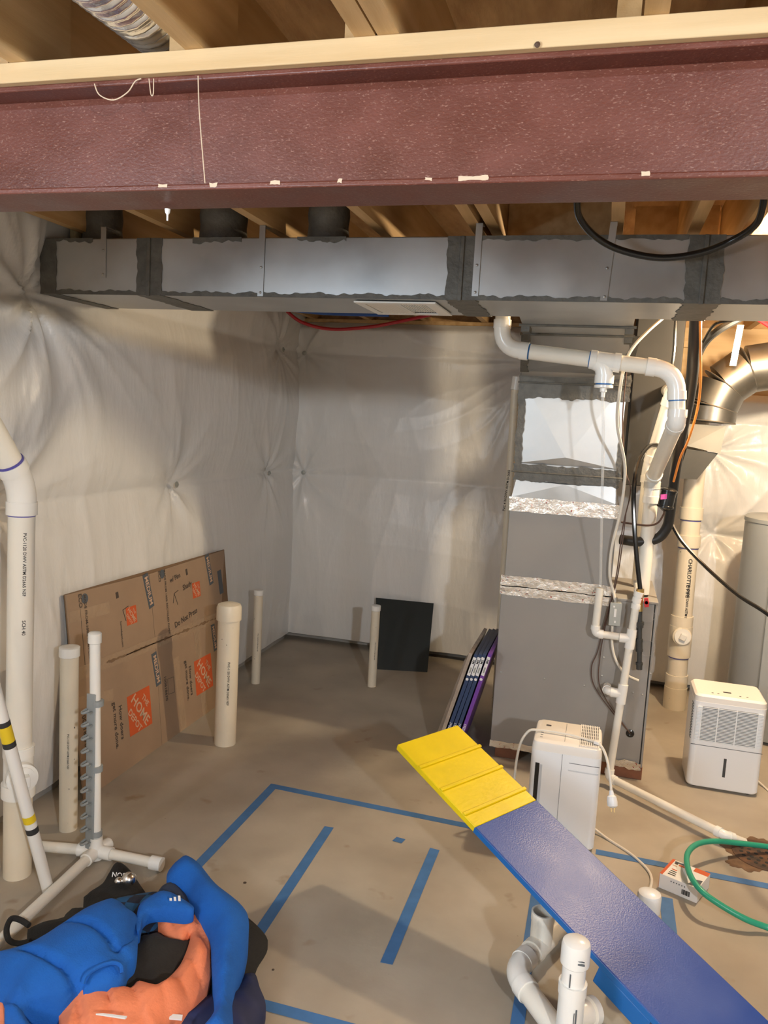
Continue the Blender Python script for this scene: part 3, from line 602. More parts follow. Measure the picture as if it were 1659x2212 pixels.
cable('black_cable', [at(1246,432,Y=2.45), at(1252,470,Y=2.5), at(1285,510,Y=2.55), at(1340,540,Y=2.58), at(1425,557,Y=2.6), at(1510,547,Y=2.6), at(1585,518,Y=2.58), at(1636,480,Y=2.52), at(1652,420,Y=2.45)], 0.0105, M_blackgl, 'thick black cable sagging in front of the supply duct below the beam', 'cable', n=10, seg=10)
cable('red_pipe', [at(612,664,Y=4.9), at(650,695,Y=4.95), at(715,711,Y=5.0), at(800,706,Y=5.0), at(870,693,Y=5.0), at(930,680,Y=4.9)], 0.011, M_redpex, 'red plastic water pipe sagging along the top of the back wall', 'pipe')
cable('blue_pipe', [at(590,664,Z=ZJ-0.014), at(700,676,Z=ZJ-0.014), at(840,680,Z=ZJ-0.014)], 0.013, M_bluepex, 'blue plastic water pipe just behind the supply duct', 'pipe')
cable('red_pipe', [at(1600,668,Y=4.4), at(1640,690,Y=4.4), at(1690,722,Y=4.4)], 0.012, M_redpex, 'short bright red water pipe at the right edge below the duct', 'pipe')
cable('blue_pipe', [at(1370,684,Y=4.7), at(1500,674,Y=4.7), at(1700,676,Y=4.7)], 0.012, M_bluepex, 'blue water pipe behind the duct above the wood studs', 'pipe')
cable('blue_pipe', [V(-0.16,-0.4,2.40), V(-0.165,0.8,2.42), V(-0.17,1.5,2.43)], 0.011, M_bluepex, 'blue water pipe running up above the beam plank', 'pipe')
cable('red_pipe', [V(-0.215,-0.4,2.44), V(-0.215,0.8,2.45), V(-0.215,1.5,2.46)], 0.016, M_redpex, 'dull red pipe beside the blue one above the beam plank', 'pipe')

# tall thin pipe left of the furnace
tp = thing('radon_pipe', (-0.50,4.55,0), 'tall white PVC pipe standing just left of the furnace', 'pipe')
MB().cyl(at(1085,1300,Y=4.42), at(1113,842,Y=4.42), 0.022, n=18).build('pipe', M_pvcy, tp)
a, b = at(1068,1560,Y=4.42), at(1085,1300,Y=4.42); a.z = 0.0
MB().cyl(a, b, 0.022, n=18).build('pipe', M_pvcy, tp)
c = at(1113,842,Y=4.42); MB().cyl(c, c+V(0.006,0,0.07), 0.026, n=18).build('coupling', M_pvcf, tp)
nd = V(0,-1,0)
MB().text('PVC 4 IN DWV ASTM D-2665', at(1098,1060,Y=4.397)+V(-0.010,0,0), V(0.06,0,1).normalized(), V(-1,0,0), 0.018).build('printed_text', M_ink, tp, flat=True)

# round metal duct elbow behind, right
rd = thing('round_duct', tuple(at(1500,860,Y=4.75)), 'round galvanised duct turning down with a segmented elbow at right', 'duct')
el = [V(1.9,4.75,2.04), V(0.86,4.75,2.04)]
MB().cyl(el[0], el[1], 0.125, n=28).build('straight_duct', M_rduct, rd)
ec = [V(0.86,4.75,2.04), V(0.71,4.75,2.01), V(0.60,4.75,1.92), V(0.555,4.75,1.80), V(0.55,4.75,1.72)]
for i in range(4):
    MB().tube([ec[i], ec[i+1]], [0.128, 0.128], 28).build('elbow_gore', M_rduct, rd)
    MB().lathe(ec[i+1], (ec[min(i+2,4)]-ec[i]).normalized(), [(0.128,-0.004),(0.132,0),(0.128,0.004)], 28).build('elbow_seam', M_galv2, rd)
MB().tube([V(0.86,4.75,2.04), V(0.93,4.75,2.04)], 0.129, 28).build('mastic_band', M_mast, rd)
a0, a1 = [V(0.43,4.66,1.70),V(0.62,4.66,1.70),V(0.62,4.84,1.70),V(0.43,4.84,1.70)], [V(0.43,4.62,1.58),V(0.60,4.62,1.55),V(0.60,4.84,1.55),V(0.43,4.84,1.58)]
MB().hexa(a1, a0).build('boot', M_boot, rd)
b1 = [V(0.40,4.66,1.40),V(0.50,4.66,1.40),V(0.50,4.8,1.40),V(0.40,4.8,1.40)]
MB().hexa(b1, [V(0.43,4.63,1.565),V(0.59,4.63,1.55),V(0.59,4.83,1.55),V(0.43,4.83,1.565)]).build('boot', M_boot, rd)
s0, s1 = at(1600,702,Y=4.60), at(1583,790,Y=4.60)
MB().obox((s0+s1)/2, V(0.016,0,0), V(0,0.002,0), (s1-s0)/2).build('hanger_strap', M_galv, rd)
# return duct, dark, behind the pipes
tag(MB().box((0.11,4.40,1.36),(0.345,4.85,ZJ-0.002)).build('return_duct', M_retduct, None, 0.004), 'dark sheet metal return duct behind the furnace, extended up to block light', 'duct')  # upper part added: blocks bulb light and stands in for shaded sheeting
tag(MB().box((-2.10,2.78,DZ1+0.002),(-2.065,3.2,2.50)).build('insulation_batt', M_beige, None, 0.012), 'yellowish insulation batt above the left end of the supply duct', 'insulation')
for x,y0,lab in [(1424,5.0,'wood stud standing behind the white vent pipe elbow'),]:
    p = at(1428,700,Y=4.95); q = at(1412,1010,Y=4.95)
    tag(MB().hexa([V(q.x-0.02,4.95,q.z),V(q.x+0.02,4.95,q.z),V(q.x+0.02,5.03,q.z),V(q.x-0.02,5.03,q.z)],[V(q.x-0.02,4.95,2.29),V(q.x+0.02,4.95,2.29),V(q.x+0.02,5.03,2.29),V(q.x-0.02,5.03,2.29)]).build('wood_stud', M_dkwood, None, 0.002), lab, 'stud')
p = at(1365,735,Y=5.30); MB().box((p.x,5.33,p.z-0.03),(p.x+0.34,5.395,p.z+0.012)).build('wood_brace', M_plate, wb, 0.002)

# bundle of red-tipped valves (manifold) seen past the pipes
mf = thing('water_manifold', tuple(at(1450,1040,Y=4.5)), 'white pipe manifold with small red handles behind the vent pipe', 'manifold')
MB().cyl(at(1462,955,Y=4.5), at(1451,1045,Y=4.5), 0.011, n=14).build('pipe', M_pvcf, mf)
for y in (963,989,1016):
    p = at(1453+(1016-y)*0.12,y,Y=4.48); MB().lathe(p, (-0.3,-1,0), [(0.008,0),(0.012,0.006),(0.012,0.02),(0.006,0.024)], 12).build('handle', M_red, mf)
MB().cyl(at(1448,1040,Y=4.48), at(1440,1062,Y=4.48), 0.016, n=12).build('brass_body', M_iron, mf)

# right drain stack with cleanout
st = thing('drain_stack', tuple(at(1456,1528,Z=0)), 'cream PVC drain stack with cleanout plug against the right sheeting', 'pipe')
b = at(1456,1528,Z=0.0); t = at(1512,900,Y=b.y); ax = (t-b).normalized(); R4 = 0.057
zz = lambda y: b+ax*((at(1480,y,Y=b.y).z-b.z)/ax.z)
MB().cyl(b, zz(880), R4, n=28).build('pipe', M_pvcy, st)
for y0,y1,r in [(1095,1120,0.066),(1155,1180,0.066),(1330,1352,0.064),(1352,1418,0.066),(1458,1485,0.064),(1485,1532,0.066)]:
    MB().cyl(zz(y0), zz(y1) if y1 < 1530 else b, r, n=28).build('coupling', M_pvcy, st)
for y in (1122,1182,1420,1487): MB().cyl(zz(y), zz(y)-ax*0.004, R4*1.03, n=28).build('primer_ring', M_primer, st)
c = at(1474,1376,Y=b.y-0.06)
MB().lathe(c+V(-0.01,0.05,0), V(0.15,-1,0.05), [(0.055,0),(0.055,0.055),(0.050,0.058)], 26).build('cleanout_hub', M_pvcy, st)
pg = MB().lathe(c+V(0,-0.006,0.003), V(0.15,-1,0.05), [(0.047,0),(0.047,0.006),(0.001,0.006)], 26).build('cleanout_plug', M_pvcf, st)
MB().obox(c+V(0.001,-0.020,0.003), V(0.016,0.002,-0.006), V(0.0015,-0.008,0), V(0.006,0,0.016)).build('plug_nut', M_pvcf, pg, 0.002)
tdir = ax; MB().text('CHARLOTTE PIPE', zz(1245)+V(0.012,-R4-0.001,0), -ax, V(1,0,0), 0.030).build('printed_text', M_ink, st, flat=True)
MB().text('PVC 4 IN DWV ASTM D-2665', zz(1305)+V(0.014,-R4-0.001,0), -ax, V(1,0,0), 0.020).build('printed_text', M_ink, st, flat=True)

# water heater
wh = thing('water_heater', (1.045,4.78,0), 'tall grey water heater tank at the right edge', 'water heater')
MB().lathe((1.045,4.78,0.02), (0,0,1), [(0.20,0),(0.255,0.0),(0.258,0.01),(0.258,1.165),(0.262,1.17),(0.262,1.19),(0.25,1.20),(0.02,1.215)], 56).build('tank', M_heater, wh)
MB().box((0.90,4.535,0.20),(0.985,4.55,1.12)).build('access_strip', M_heater, wh, 0.004)
MB().obox(V(1.0,4.522,0.60), V(0.05,0,0), V(0,0.002,0), V(0,0,0.05)).build('rating_label', M_box, wh)
MB().cyl((1.045,4.78,0),(1.045,4.78,0.03),0.20,n=30).build('base', M_dark, wh)
MB().cyl((1.12,4.78,1.21),(1.12,4.78,1.6),0.011,n=12).build('water_pipe', M_brass, wh)

# ================================================================== DEHUMIDIFIERS
def rrect(x0,x1,y0,y1,r,n=6):
    pts = []
    for cx,cy,a0 in [(x1-r,y1-r,0),(x0+r,y1-r,90),(x0+r,y0+r,180),(x1-r,y0+r,270)]:
        for k in range(n+1):
            a = math.radians(a0+90*k/n); pts.append((cx+r*math.cos(a), cy+r*math.sin(a)))
    return pts
def shell(prof, x0,x1,y0,y1,r):   # prof [(z, inset)]
    mb = MB(); vs = []; n = None
    for z,ins in prof:
        q = rrect(x0+ins,x1-ins,y0+ins,y1-ins,max(r-ins*0.6,0.004)); n = len(q); vs += [V(a,b,z) for a,b in q]
    m = len(prof); fs = [(i*n+k,i*n+(k+1)%n,(i+1)*n+(k+1)%n,(i+1)*n+k) for i in range(m-1) for k in range(n)]
    return mb.add(vs, fs+[tuple(range(n))[::-1], tuple(range((m-1)*n,m*n))])
# right one: louvred front
dr_ = thing('dehumidifier', (0.657,3.97,0), 'white dehumidifier with wide louvred front grille near the grey tank', 'dehumidifier')
x0,x1,y0,y1,h_ = 0.500,0.813,3.84,4.09,0.455
shell([(0.012,0.006),(0.02,0.0),(0.42,0.0)],x0,x1,y0,y1,0.03).build('body', M_appl, dr_)
shell([(0.42,0.001),(0.445,0.002),(h_,0.012)],x0,x1,y0,y1,0.03).build('top_panel', M_appt_lit, dr_)
for sx in (x0+0.04,x1-0.04):
    for sy in (y0+0.04,y1-0.04): MB().cyl((sx,sy,0),(sx,sy,0.014),0.014,n=12).build('foot', M_black, dr_)
gz0,gz1 = 0.235,0.40
MB().box((x0+0.035,y0-0.001,gz0),(x1-0.035,y0+0.004,gz1)).build('grille_back', M_grille, dr_)
nl = 24
for k in range(nl):
    z = gz0+(k+0.5)*(gz1-gz0)/nl; MB().box((x0+0.014,y0-0.004,z-0.0017),(x1-0.014,y0+0.001,z+0.0017)).build('louvre', M_appl, dr_)
for x in (x0+0.035,x1-0.035,(x0+x1)/2-0.05,(x0+x1)/2+0.03):
    MB().box((x-0.0022,y0-0.0045,gz0),(x+0.0022,y0+0.003,gz1)).build('grille_rib', M_appl, dr_)
for z in np.linspace(gz0,gz1,14): MB().box((x0-0.0015,y0+0.02,z-0.002),(x0+0.002,y0+0.06,z+0.002)).build('side_slot', M_grille, dr_)
MB().box((x0+0.002,y0-0.0006,0.212),(x1-0.002,y0+0.002,0.2145)).build('tank_seam', M_grille, dr_)
MB().box((0.652,y0-0.0015,0.075),(0.664,y0+0.004,0.165)).build('level_window', M_slot, dr_, 0.0007)
MB().box((0.63,y0+0.07,h_-0.001),(0.665,y0+0.085,h_+0.001)).build('display', M_slot, dr_)
for k,x in enumerate((0.58,0.605,0.70,0.73)): MB().lathe((x,y0+0.045,h_-0.0005), (0,0,1), [(0.005,0),(0.005,0.001),(0.001,0.0012)], 10).build('button', M_grille, dr_)
cable('power_cord', [(0.79,4.06,0.035),(0.86,3.98,0.007),(0.90,3.8,0.005),(0.84,3.62,0.005),(0.92,3.5,0.005),(1.1,3.45,0.005),(1.6,3.9,0.005),(2.4,4.4,0.005)], 0.0045, M_cable, 'white cord trailing over the floor from the louvred dehumidifier', 'cord')
# front one: plain faced with top vent
df = thing('dehumidifier', (-0.04,3.19,0), 'tall plain white dehumidifier with slotted top vent behind the blue board', 'dehumidifier')
x0,x1,y0,y1,h_ = -0.178,0.090,3.06,3.315,0.425
shell([(0.010,0.006),(0.018,0.0),(0.385,0.0)],x0,x1,y0,y1,0.028).build('body', M_appl, df)
shell([(0.385,0.001),(0.405,0.0015),(0.418,0.006),(h_,0.018)],x0,x1,y0,y1,0.028).build('top_panel', M_appt_lit, df)
for sx in (x0+0.04,x1-0.04):
    for sy in (y0+0.04,y1-0.04): MB().cyl((sx,sy,0),(sx,sy,0.012),0.014,n=12).build('foot', M_black, df)
vx0,vx1,vy0,vy1 = 0.005,0.075,3.085,3.29
MB().box((vx0,vy0,h_-0.002),(vx1,vy1,h_+0.0006)).build('vent_back', M_slot, df)
for k in range(11):
    x = vx0+k*(vx1-vx0)/10; MB().box((x-0.0021,vy0-0.012,h_-0.001),(x+0.0021,vy1+0.012,h_+0.002)).build('vent_bar', M_appt_lit, df)
for k in range(7):
    y = vy0+k*(vy1-vy0)/6; MB().box((vx0-0.002,y-0.002,h_-0.001),(vx1+0.002,y+0.002,h_+0.0016)).build('vent_bar', M_appt_lit, df)
MB().box((-0.0585,y0-0.0008,0.02),(-0.0572,y0+0.002,0.384)).build('panel_seam', M_grille, df)
MB().box((-0.055,y0+0.03,h_-0.0008),(-0.0535,y1-0.03,h_+0.0004)).build('panel_seam', M_grille, df)
MB().box((-0.158,y0-0.0012,0.13),(-0.142,y0+0.004,0.335)).build('level_window', M_blackgl, df, 0.0008)
MB().box((-0.142,y0-0.0010,0.13),(-0.131,y0+0.004,0.330)).build('window_recess', mat('recess_white',(0.55,0.57,0.60),0.4), df)
hz = 0.325
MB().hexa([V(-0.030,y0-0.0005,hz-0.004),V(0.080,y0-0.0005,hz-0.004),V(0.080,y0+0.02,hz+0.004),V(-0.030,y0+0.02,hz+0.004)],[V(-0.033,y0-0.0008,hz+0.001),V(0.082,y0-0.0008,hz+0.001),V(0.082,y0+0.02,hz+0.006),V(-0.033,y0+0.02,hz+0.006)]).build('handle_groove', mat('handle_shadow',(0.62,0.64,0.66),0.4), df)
MB().box((-0.030,y0-0.0008,hz+0.028),(0.084,y0+0.001,hz+0.030)).build('panel_seam', M_grille, df)
MB().box((-0.135,3.23,h_-0.0005),(-0.115,3.245,h_+0.0008)).build('display', M_slot, df)
for k in range(4): MB().box((-0.150,3.10+k*0.025,h_-0.0005),(-0.140,3.104+k*0.025,h_+0.0007)).build('button_mark', M_grille, df)
pc = thing('power_cord', (-0.22,3.16,0), 'white power cord with plug lying over the plain dehumidifier', 'cord')
zt = h_+0.007
cp = [V(-0.235,3.33,0.005),V(-0.245,3.20,0.12),V(-0.235,3.15,0.33),V(-0.205,3.15,0.415),V(-0.16,3.152,zt),V(-0.05,3.150,zt+0.002),V(0.03,3.130,zt),V(0.075,3.105,zt),V(0.105,3.085,0.395),V(0.125,3.05,0.33),V(0.135,3.03,0.275)]
MB().tube(smooth_path(cp,10), 0.0052, 10).build('cord', M_cable, pc)
MB().obox(V(0.068,3.109,zt+0.002), V(0.010,-0.005,0), V(0.004,0.009,0), V(0,0,0.006)).build('cord_tie', M_box, pc, 0.002)
pd = (V(0.135,3.03,0.275)-V(0.125,3.05,0.33)).normalized()
plg = MB().lathe(V(0.135,3.03,0.275), pd, [(0.007,-0.01),(0.009,0.0),(0.010,0.006),(0.017,0.012),(0.020,0.03),(0.019,0.046),(0.010,0.052)], 18).build('plug', M_appl, pc)
for s in (-1,1): MB().obox(V(0.135,3.03,0.275)+pd*0.058+V(0.006*s,0,0), V(0.001,0,0), V(0,0.003,0), pd*0.009).build('prong', M_brass, plg)
cable('power_cord', [(0.085,3.24,0.02),(0.14,3.20,0.006),(0.24,3.10,0.005),(0.30,2.98,0.005),(0.275,2.84,0.005),(0.20,2.80,0.005),(0.12,2.80,0.005)], 0.0052, M_cable, 'white cord looping on the floor beside the plain dehumidifier', 'cord')

# ================================================================== FLOOR ITEMS
# blue painter's tape laid out on the floor
TZ = [0.0004]
def tape(a, b, label, w=0.038, ea=0.0, eb=0.0):
    TZ[0] += 0.00012
    a, b = Vector(a), Vector(b); d = (b-a).normalized(); s = V(-d.y,d.x,0)*w/2; a = a-d*ea; b = b+d*eb
    j = lambda: random.uniform(-0.004, 0.004)
    pts = [a+s+d*j(), a-s+d*j(), b-s+d*j(), b+s+d*j()]
    pts = [V(p.x,p.y,TZ[0]) for p in pts]
    tag(MB().prism(pts, (0,0,0.0006)).build('masking_tape', M_tapeb), label, 'tape', 'blue tape lines on the floor')
tape((-1.30,3.125,0),(0.06,3.085,0),'long blue tape line at the far side of the taped floor rectangle')
tape((-1.285,3.13,0),(-1.30,1.6,0),'blue tape line along the left edge of the rectangle, running under the clothes', ea=0.01)
tape((-0.938,2.885,0),(-0.922,1.75,0),'blue tape strip left of the middle, ending by the orange and blue clothes')
tape((-0.502,2.875,0),(-0.507,2.185,0),'short blue tape strip in the middle of the floor')
tape((-0.100,3.07,0),(-0.098,1.5,0),'blue tape line passing beneath the blue board to the white fittings')
tape((0.10,3.085,0),(0.40,3.082,0),'short blue tape piece between the plain dehumidifier and the small carton')
tape((0.505,3.075,0),(1.3,3.06,0),'blue tape line right of the small carton')
tape((-0.80,1.905,0),(-0.10,1.900,0),'blue tape line at the bottom of the rectangle nearest the viewer')
tape((0.345,2.86,0),(0.343,2.3,0),'blue tape strip beside the far capped pipe', w=0.045)
tape((-0.668,2.89,0),(-0.632,2.885,0),'tiny square of blue tape between the two short strips', w=0.034)

# floor drain
fdn = thing('floor_drain', (0.745,3.30,0), 'rusty round floor drain grate with dark holes near the hose', 'drain')
mb = MB(); jag(mb, (V(0.60,3.17,0.0003),V(1,0,0),V(0,1,0),V(0,0,1)), 0, 0.34, 0, 0.27, 0.02, 0.0008, 24); mb.build('rust_stain', mat('rust_stain',(0.15,0.085,0.045),0.8,var=0.25,vscale=30), fdn)
MB().lathe((0.745,3.30,0.0008), (0,0,1), [(0.118,0),(0.118,0.003),(0.105,0.004),(0.10,0.003),(0.001,0.003)], 36).build('grate', M_rust, fdn)
for r,n in [(0.03,6),(0.058,12),(0.084,18)]:
    for k in range(n):
        a = 2*PI*k/n; MB().lathe((0.745+r*math.cos(a),3.30+r*math.sin(a),0.0035), (0,0,1), [(0.0075,0),(0.0075,0.0012)], 10).build('drain_hole', M_dark, fdn)
# small carton
FL, FR = at(1422,1917,Z=0), at(1504.5,1952,Z=0); ex = (FR-FL).normalized(); ey = V(-ex.y,ex.x,0)
bh = at(1506,1920,Y=FR.y).z; BL_ = at(1452,1855,Z=bh); bd = (BL_-FL).dot(ey)
bw = (FR-FL).length
bx = thing('small_carton', tuple(FL+ex*bw/2+ey*bd/2), 'small white and red carton on the floor under the green hose', 'box')
c0 = FL+V(0,0,0.0005); MB().hexa([c0,c0+ex*bw,c0+ex*bw+ey*bd,c0+ey*bd],[q+V(0,0,bh) for q in (c0,c0+ex*bw,c0+ex*bw+ey*bd,c0+ey*bd)]).build('carton', M_box, bx, 0.001)
tpn = c0+V(0,0,bh); UP = V(0,0,1)
def flat(mb, o, ea, eb, u0,u1,v0,v1,n,off=0.0006): return mb.prism([o+ea*u0+eb*v0,o+ea*u1+eb*v0,o+ea*u1+eb*v1,o+ea*u0+eb*v1], n*off)
flat(MB(), tpn, ex, ey, 0,0.010,0,bd,UP).build('orange_band', M_orange, bx)
flat(MB(), tpn, ex, ey, bw*0.62,bw,bd*0.78,bd,UP).build('orange_band', M_orange, bx)
flat(MB(), c0, ey, UP, 0,bd,0,bh,-ex).build('orange_band', M_orange, bx)
for u0_,u1_,v0_,v1_,mm in [(0.10,0.46,0.86,0.93,M_slate),(0.12,0.20,0.78,0.85,M_ink2),(0.24,0.44,0.75,0.83,M_orange),(0.10,0.22,0.66,0.70,M_logo)]:
    flat(MB(), tpn, ex, ey, bw*u0_,bw*u1_,bd*v0_,bd*v1_,UP,0.0008).build('print_line', mm, bx)
for k in range(4): flat(MB(), tpn, ex, ey, bw*0.16,bw*(0.36-0.02*k),bd*(0.14+0.10*k),bd*(0.18+0.10*k),UP,0.0008).build('print_line', M_orange if k == 3 else M_ink, bx)
mb = MB(); mb.prism([tpn+ex*bw*u+ey*bd*v for u,v in [(0.72,0.03),(0.82,0.40),(0.97,0.46),(0.99,0.10),(0.92,0.03),(0.88,0.2),(0.84,0.03)]], UP*0.0008); mb.build('product_picture', M_slate, bx)
for k in range(9): flat(MB(), c0, ex, UP, bw*0.60+0.0032*k,bw*0.60+0.0032*k+0.0019*(1+(k%3)*0.3),bh*0.22,bh*0.55,-ey,0.0006).build('barcode_bar', M_ink, bx)
for k in range(6): flat(MB(), c0, ex, UP, bw*(0.30+0.07*k),bw*(0.325+0.07*k),bh*0.72,bh*0.80,-ey,0.0006).build('print_mark', M_grille, bx)

# green hose
hz_ = [V(2.4,3.6,0.012), V(1.5,3.5,0.012), at(1720,1840,Z=0.02), at(1659,1829,Z=0.03), at(1600,1822,Z=0.05), at(1545,1817,Z=0.075), at(1505,1824,Z=0.09), at(1484,1848,Z=0.098), at(1490,1888,Z=0.098), at(1516,1925,Z=0.088), at(1560,1957,Z=0.065), at(1612,1986,Z=0.04), at(1659,2004,Z=0.02), at(1740,2035,Z=0.012), V(1.3,2.75,0.012), V(1.9,3.0,0.012), V(2.6,2.9,0.012)]
cable('garden_hose', hz_, 0.0105, M_green, 'green garden hose looping over the small white carton', 'hose', n=12, seg=10)

# board with painted contact zone on a pivot block
TA = V(-0.6035,2.5719,0.5274); TX = V(0.7759,-0.5476,-0.3133).normalized(); TW = V(0.1678,0.2313,0.0114); TN = -TX.cross(TW).normalized()
if TN.z < 0: TN = -TN
tb = thing('agility_board', (0.15,2.2,0), 'tilted wide plank, yellow at its raised end and blue beyond', 'plank')
TH = 0.022
def slab(l0, l1, top=0.0, th=TH):
    a = TA+TX*l0; b = TA+TX*l1; return [a,b,b+TW,a+TW], th
def plank(l0, l1):
    a = TA+TX*l0; b = TA+TX*l1; up_ = TN
    lo = [q-TN*TH for q in (a,b,b+TW,a+TW)]; return MB().hexa(lo, [a,b,b+TW,a+TW])
LY, LE = 0.406, 1.60
plank(LY, LE).build('blue_board', M_blueb, tb, 0.0025)
plank(0, LY).build('yellow_zone', M_yellow, tb, 0.0025)
TWn = TW.normalized()
MB().obox(TA+TX*((LY+LE)/2)-TN*TH/2-TWn*0.0008, TX*((LE-LY)/2), TWn*0.0008, TN*(TH/2-0.002)).build('blue_edge', M_blueside, tb)
for k,l in enumerate((0.125,0.238,0.352)):
    c = TA+TX*l+TW*0.5+TN*0.0035; MB().obox(c, TX*0.006, TW*0.505, TN*0.0035).build('cleat', M_yellow, tb, 0.0015)
c = TA+TX*1.0+TW*0.36-TN*(TH+0.028); MB().obox(c, TX*0.085, TW*0.36, TN*0.028).build('pivot_block', M_blueside, tb, 0.003)
c2_ = TA+TX*1.02+TW*0.62-TN*(TH+0.055); hgt = c2_.z; MB().box((c2_.x-0.035,c2_.y-0.035,0),(c2_.x+0.035,c2_.y+0.035,hgt)).build('pivot_post', M_blueside, tb, 0.003)

# white drain fittings near the board
rp = thing('drain_fitting', (0.02,2.0,0), 'white PVC drain assembly with capped riser and open tee', 'pipe')
cpz = 0.36; cx_, cy_ = at(1246,2030,Z=cpz).x, at(1246,2030,Z=cpz).y
RB = 0.030
MB().cyl((cx_,cy_,0.005),(cx_,cy_,cpz-0.03),RB,n=26).build('pipe', M_pvcf, rp)
MB().lathe((cx_,cy_,cpz-0.065), (0,0,1), [(0.034,0),(0.0365,0.003),(0.0365,0.050),(0.034,0.060),(0.026,0.066),(0.001,0.068)], 28).build('cap', M_pvcf, rp)
for z0,z1,r in [(0.215,0.245,0.036),(0.08,0.215,0.0335),(0.035,0.08,0.037)]:
    MB().cyl((cx_,cy_,z0),(cx_,cy_,z1),r,n=26).build('coupling', M_pvcf, rp)
zc_ = 0.085
k0 = V(cx_-0.01,cy_+0.005,zc_-0.01); k1 = at(1108,2098,Z=zc_); k2 = at(1222,1985,Z=zc_)
k2e = k1+(k2-k1)*1.5
pvc(rp, [k0,k1,k2e], RB, 0.055, ring=M_primer)
tm = k1+(k2-k1)*0.50; tdn = (k2-k1).normalized()
MB().cyl(tm-tdn*0.055,tm+tdn*0.055,RB*1.12,n=26).cyl(tm-tdn*0.058,tm-tdn*0.03,RB*1.2,n=26).build('tee', M_pvc, rp)
MB().lathe(tm, (0.0,0,1), [(RB*1.12,0),(RB*1.12,0.075),(RB*1.18,0.078),(RB*1.18,0.105),(RB*1.0,0.105),(RB*0.98,0.03),(0.001,0.028)], 28).build('open_branch', M_pvc, rp)
MB().cyl(k2-tdn*0.03,k2-tdn*0.022,RB*1.03,n=26).build('primer_ring', M_primer, rp)
MB().lathe((cx_+0.045,cy_+0.055,0.13), (0.7,0.7,-0.1), [(0.028,-0.05),(0.030,0),(0.036,0.004),(0.036,0.022),(0.03,0.024)], 24).build('side_branch', M_pvc, rp)
for ox,zc1,hw,hh,yy in [(0.014,0.318,0.010,0.0022,0.0345),(0.014,0.326,0.009,0.0008,0.0345),(-0.008,0.265,0.0016,0.018,0.0292),(0.014,0.17,0.0020,0.022,0.0310),(0.009,0.165,0.0010,0.018,0.0328)]:
    MB().box((cx_+ox-hw,cy_-yy-0.0012,zc1-hh),(cx_+ox+hw,cy_-yy+0.002,zc1+hh)).build('print_mark', M_grille, rp)
# far capped pipe beside the board
p = at(1404,1925,Z=0.26); rc = thing('capped_pipe', (p.x,p.y,0), 'short white capped pipe standing at the far edge of the blue board', 'pipe')
MB().cyl((p.x,p.y,0),(p.x,p.y,0.22),0.0285,n=24).build('pipe', M_pvcf, rc)
MB().lathe((p.x,p.y,0.196), (0,0,1), [(0.033,0),(0.0355,0.003),(0.0355,0.050),(0.033,0.058),(0.024,0.063),(0.001,0.065)], 28).build('cap', M_pvcf, rc)

# capped stub pipes on the floor by the walls
def stub(x, y, hgt, r, rcap, hcap, dome, label, text=None, m=None):
    t = thing('capped_pipe', (x,y,0), label, 'pipe', 'capped stub pipes')
    MB().cyl((x,y,0),(x,y,hgt-0.01),r,n=30).build('pipe', m or M_pvcy, t)
    MB().lathe((x,y,hgt-hcap), (0,0,1), [(r,0),(rcap,0.002),(rcap,hcap*(0.72 if dome else 0.94)),(rcap*0.9,hcap*(0.88 if dome else 1.0)),(rcap*0.5,hcap*(0.97 if dome else 1.0)),(0.001,hcap)], 30).build('cap', M_pvcy if dome else M_pvcf, t)
    if text: MB().text(text, V(x,y,hgt*0.45)+V(r*0.55,-r*0.86,0), V(0,0,-1), V(0.86,0.5,0), r*0.28, 0.001).build('printed_text', M_ink, t, flat=True)
    return t
stub(-1.69,3.461,0.715,0.053,0.0605,0.088,True,'thick white capped pipe standing in front of the cardboard','PVC-1120 DWV ASTM D2665 NSF')
stub(-1.924,4.33,0.578,0.027,0.0305,0.033,False,'slim white capped pipe standing near the back corner','PVC-1120 DWV ASTM D2665 NSF')
stub(-1.257,4.57,0.508,0.0265,0.030,0.033,False,'slim white capped pipe standing beside the black panel','PVC-1120 DWV ASTM D2665 NSF')
stub(-1.876,2.506,0.726,0.034,0.038,0.038,False,'white capped pipe standing at the near end of the cardboard','PVC-1120 DWV ASTM D2665 NSF')

# black panel leaning on the back wall
a, b = at(815,1446,Z=0), at(923,1452,Z=0); YT = 5.19; c, d = at(937,1303,Y=YT), at(812,1291,Y=YT)
nb = (b-a).cross(d-a).normalized(); nb = nb if nb.y > 0 else -nb
tag(MB().hexa([a,b,b+nb*0.012,a+nb*0.012],[d,c,c+nb*0.012,d+nb*0.012]).build('black_board', M_blkpanel, None, 0.001), 'flat black square panel leaning against the back sheeting', 'panel')

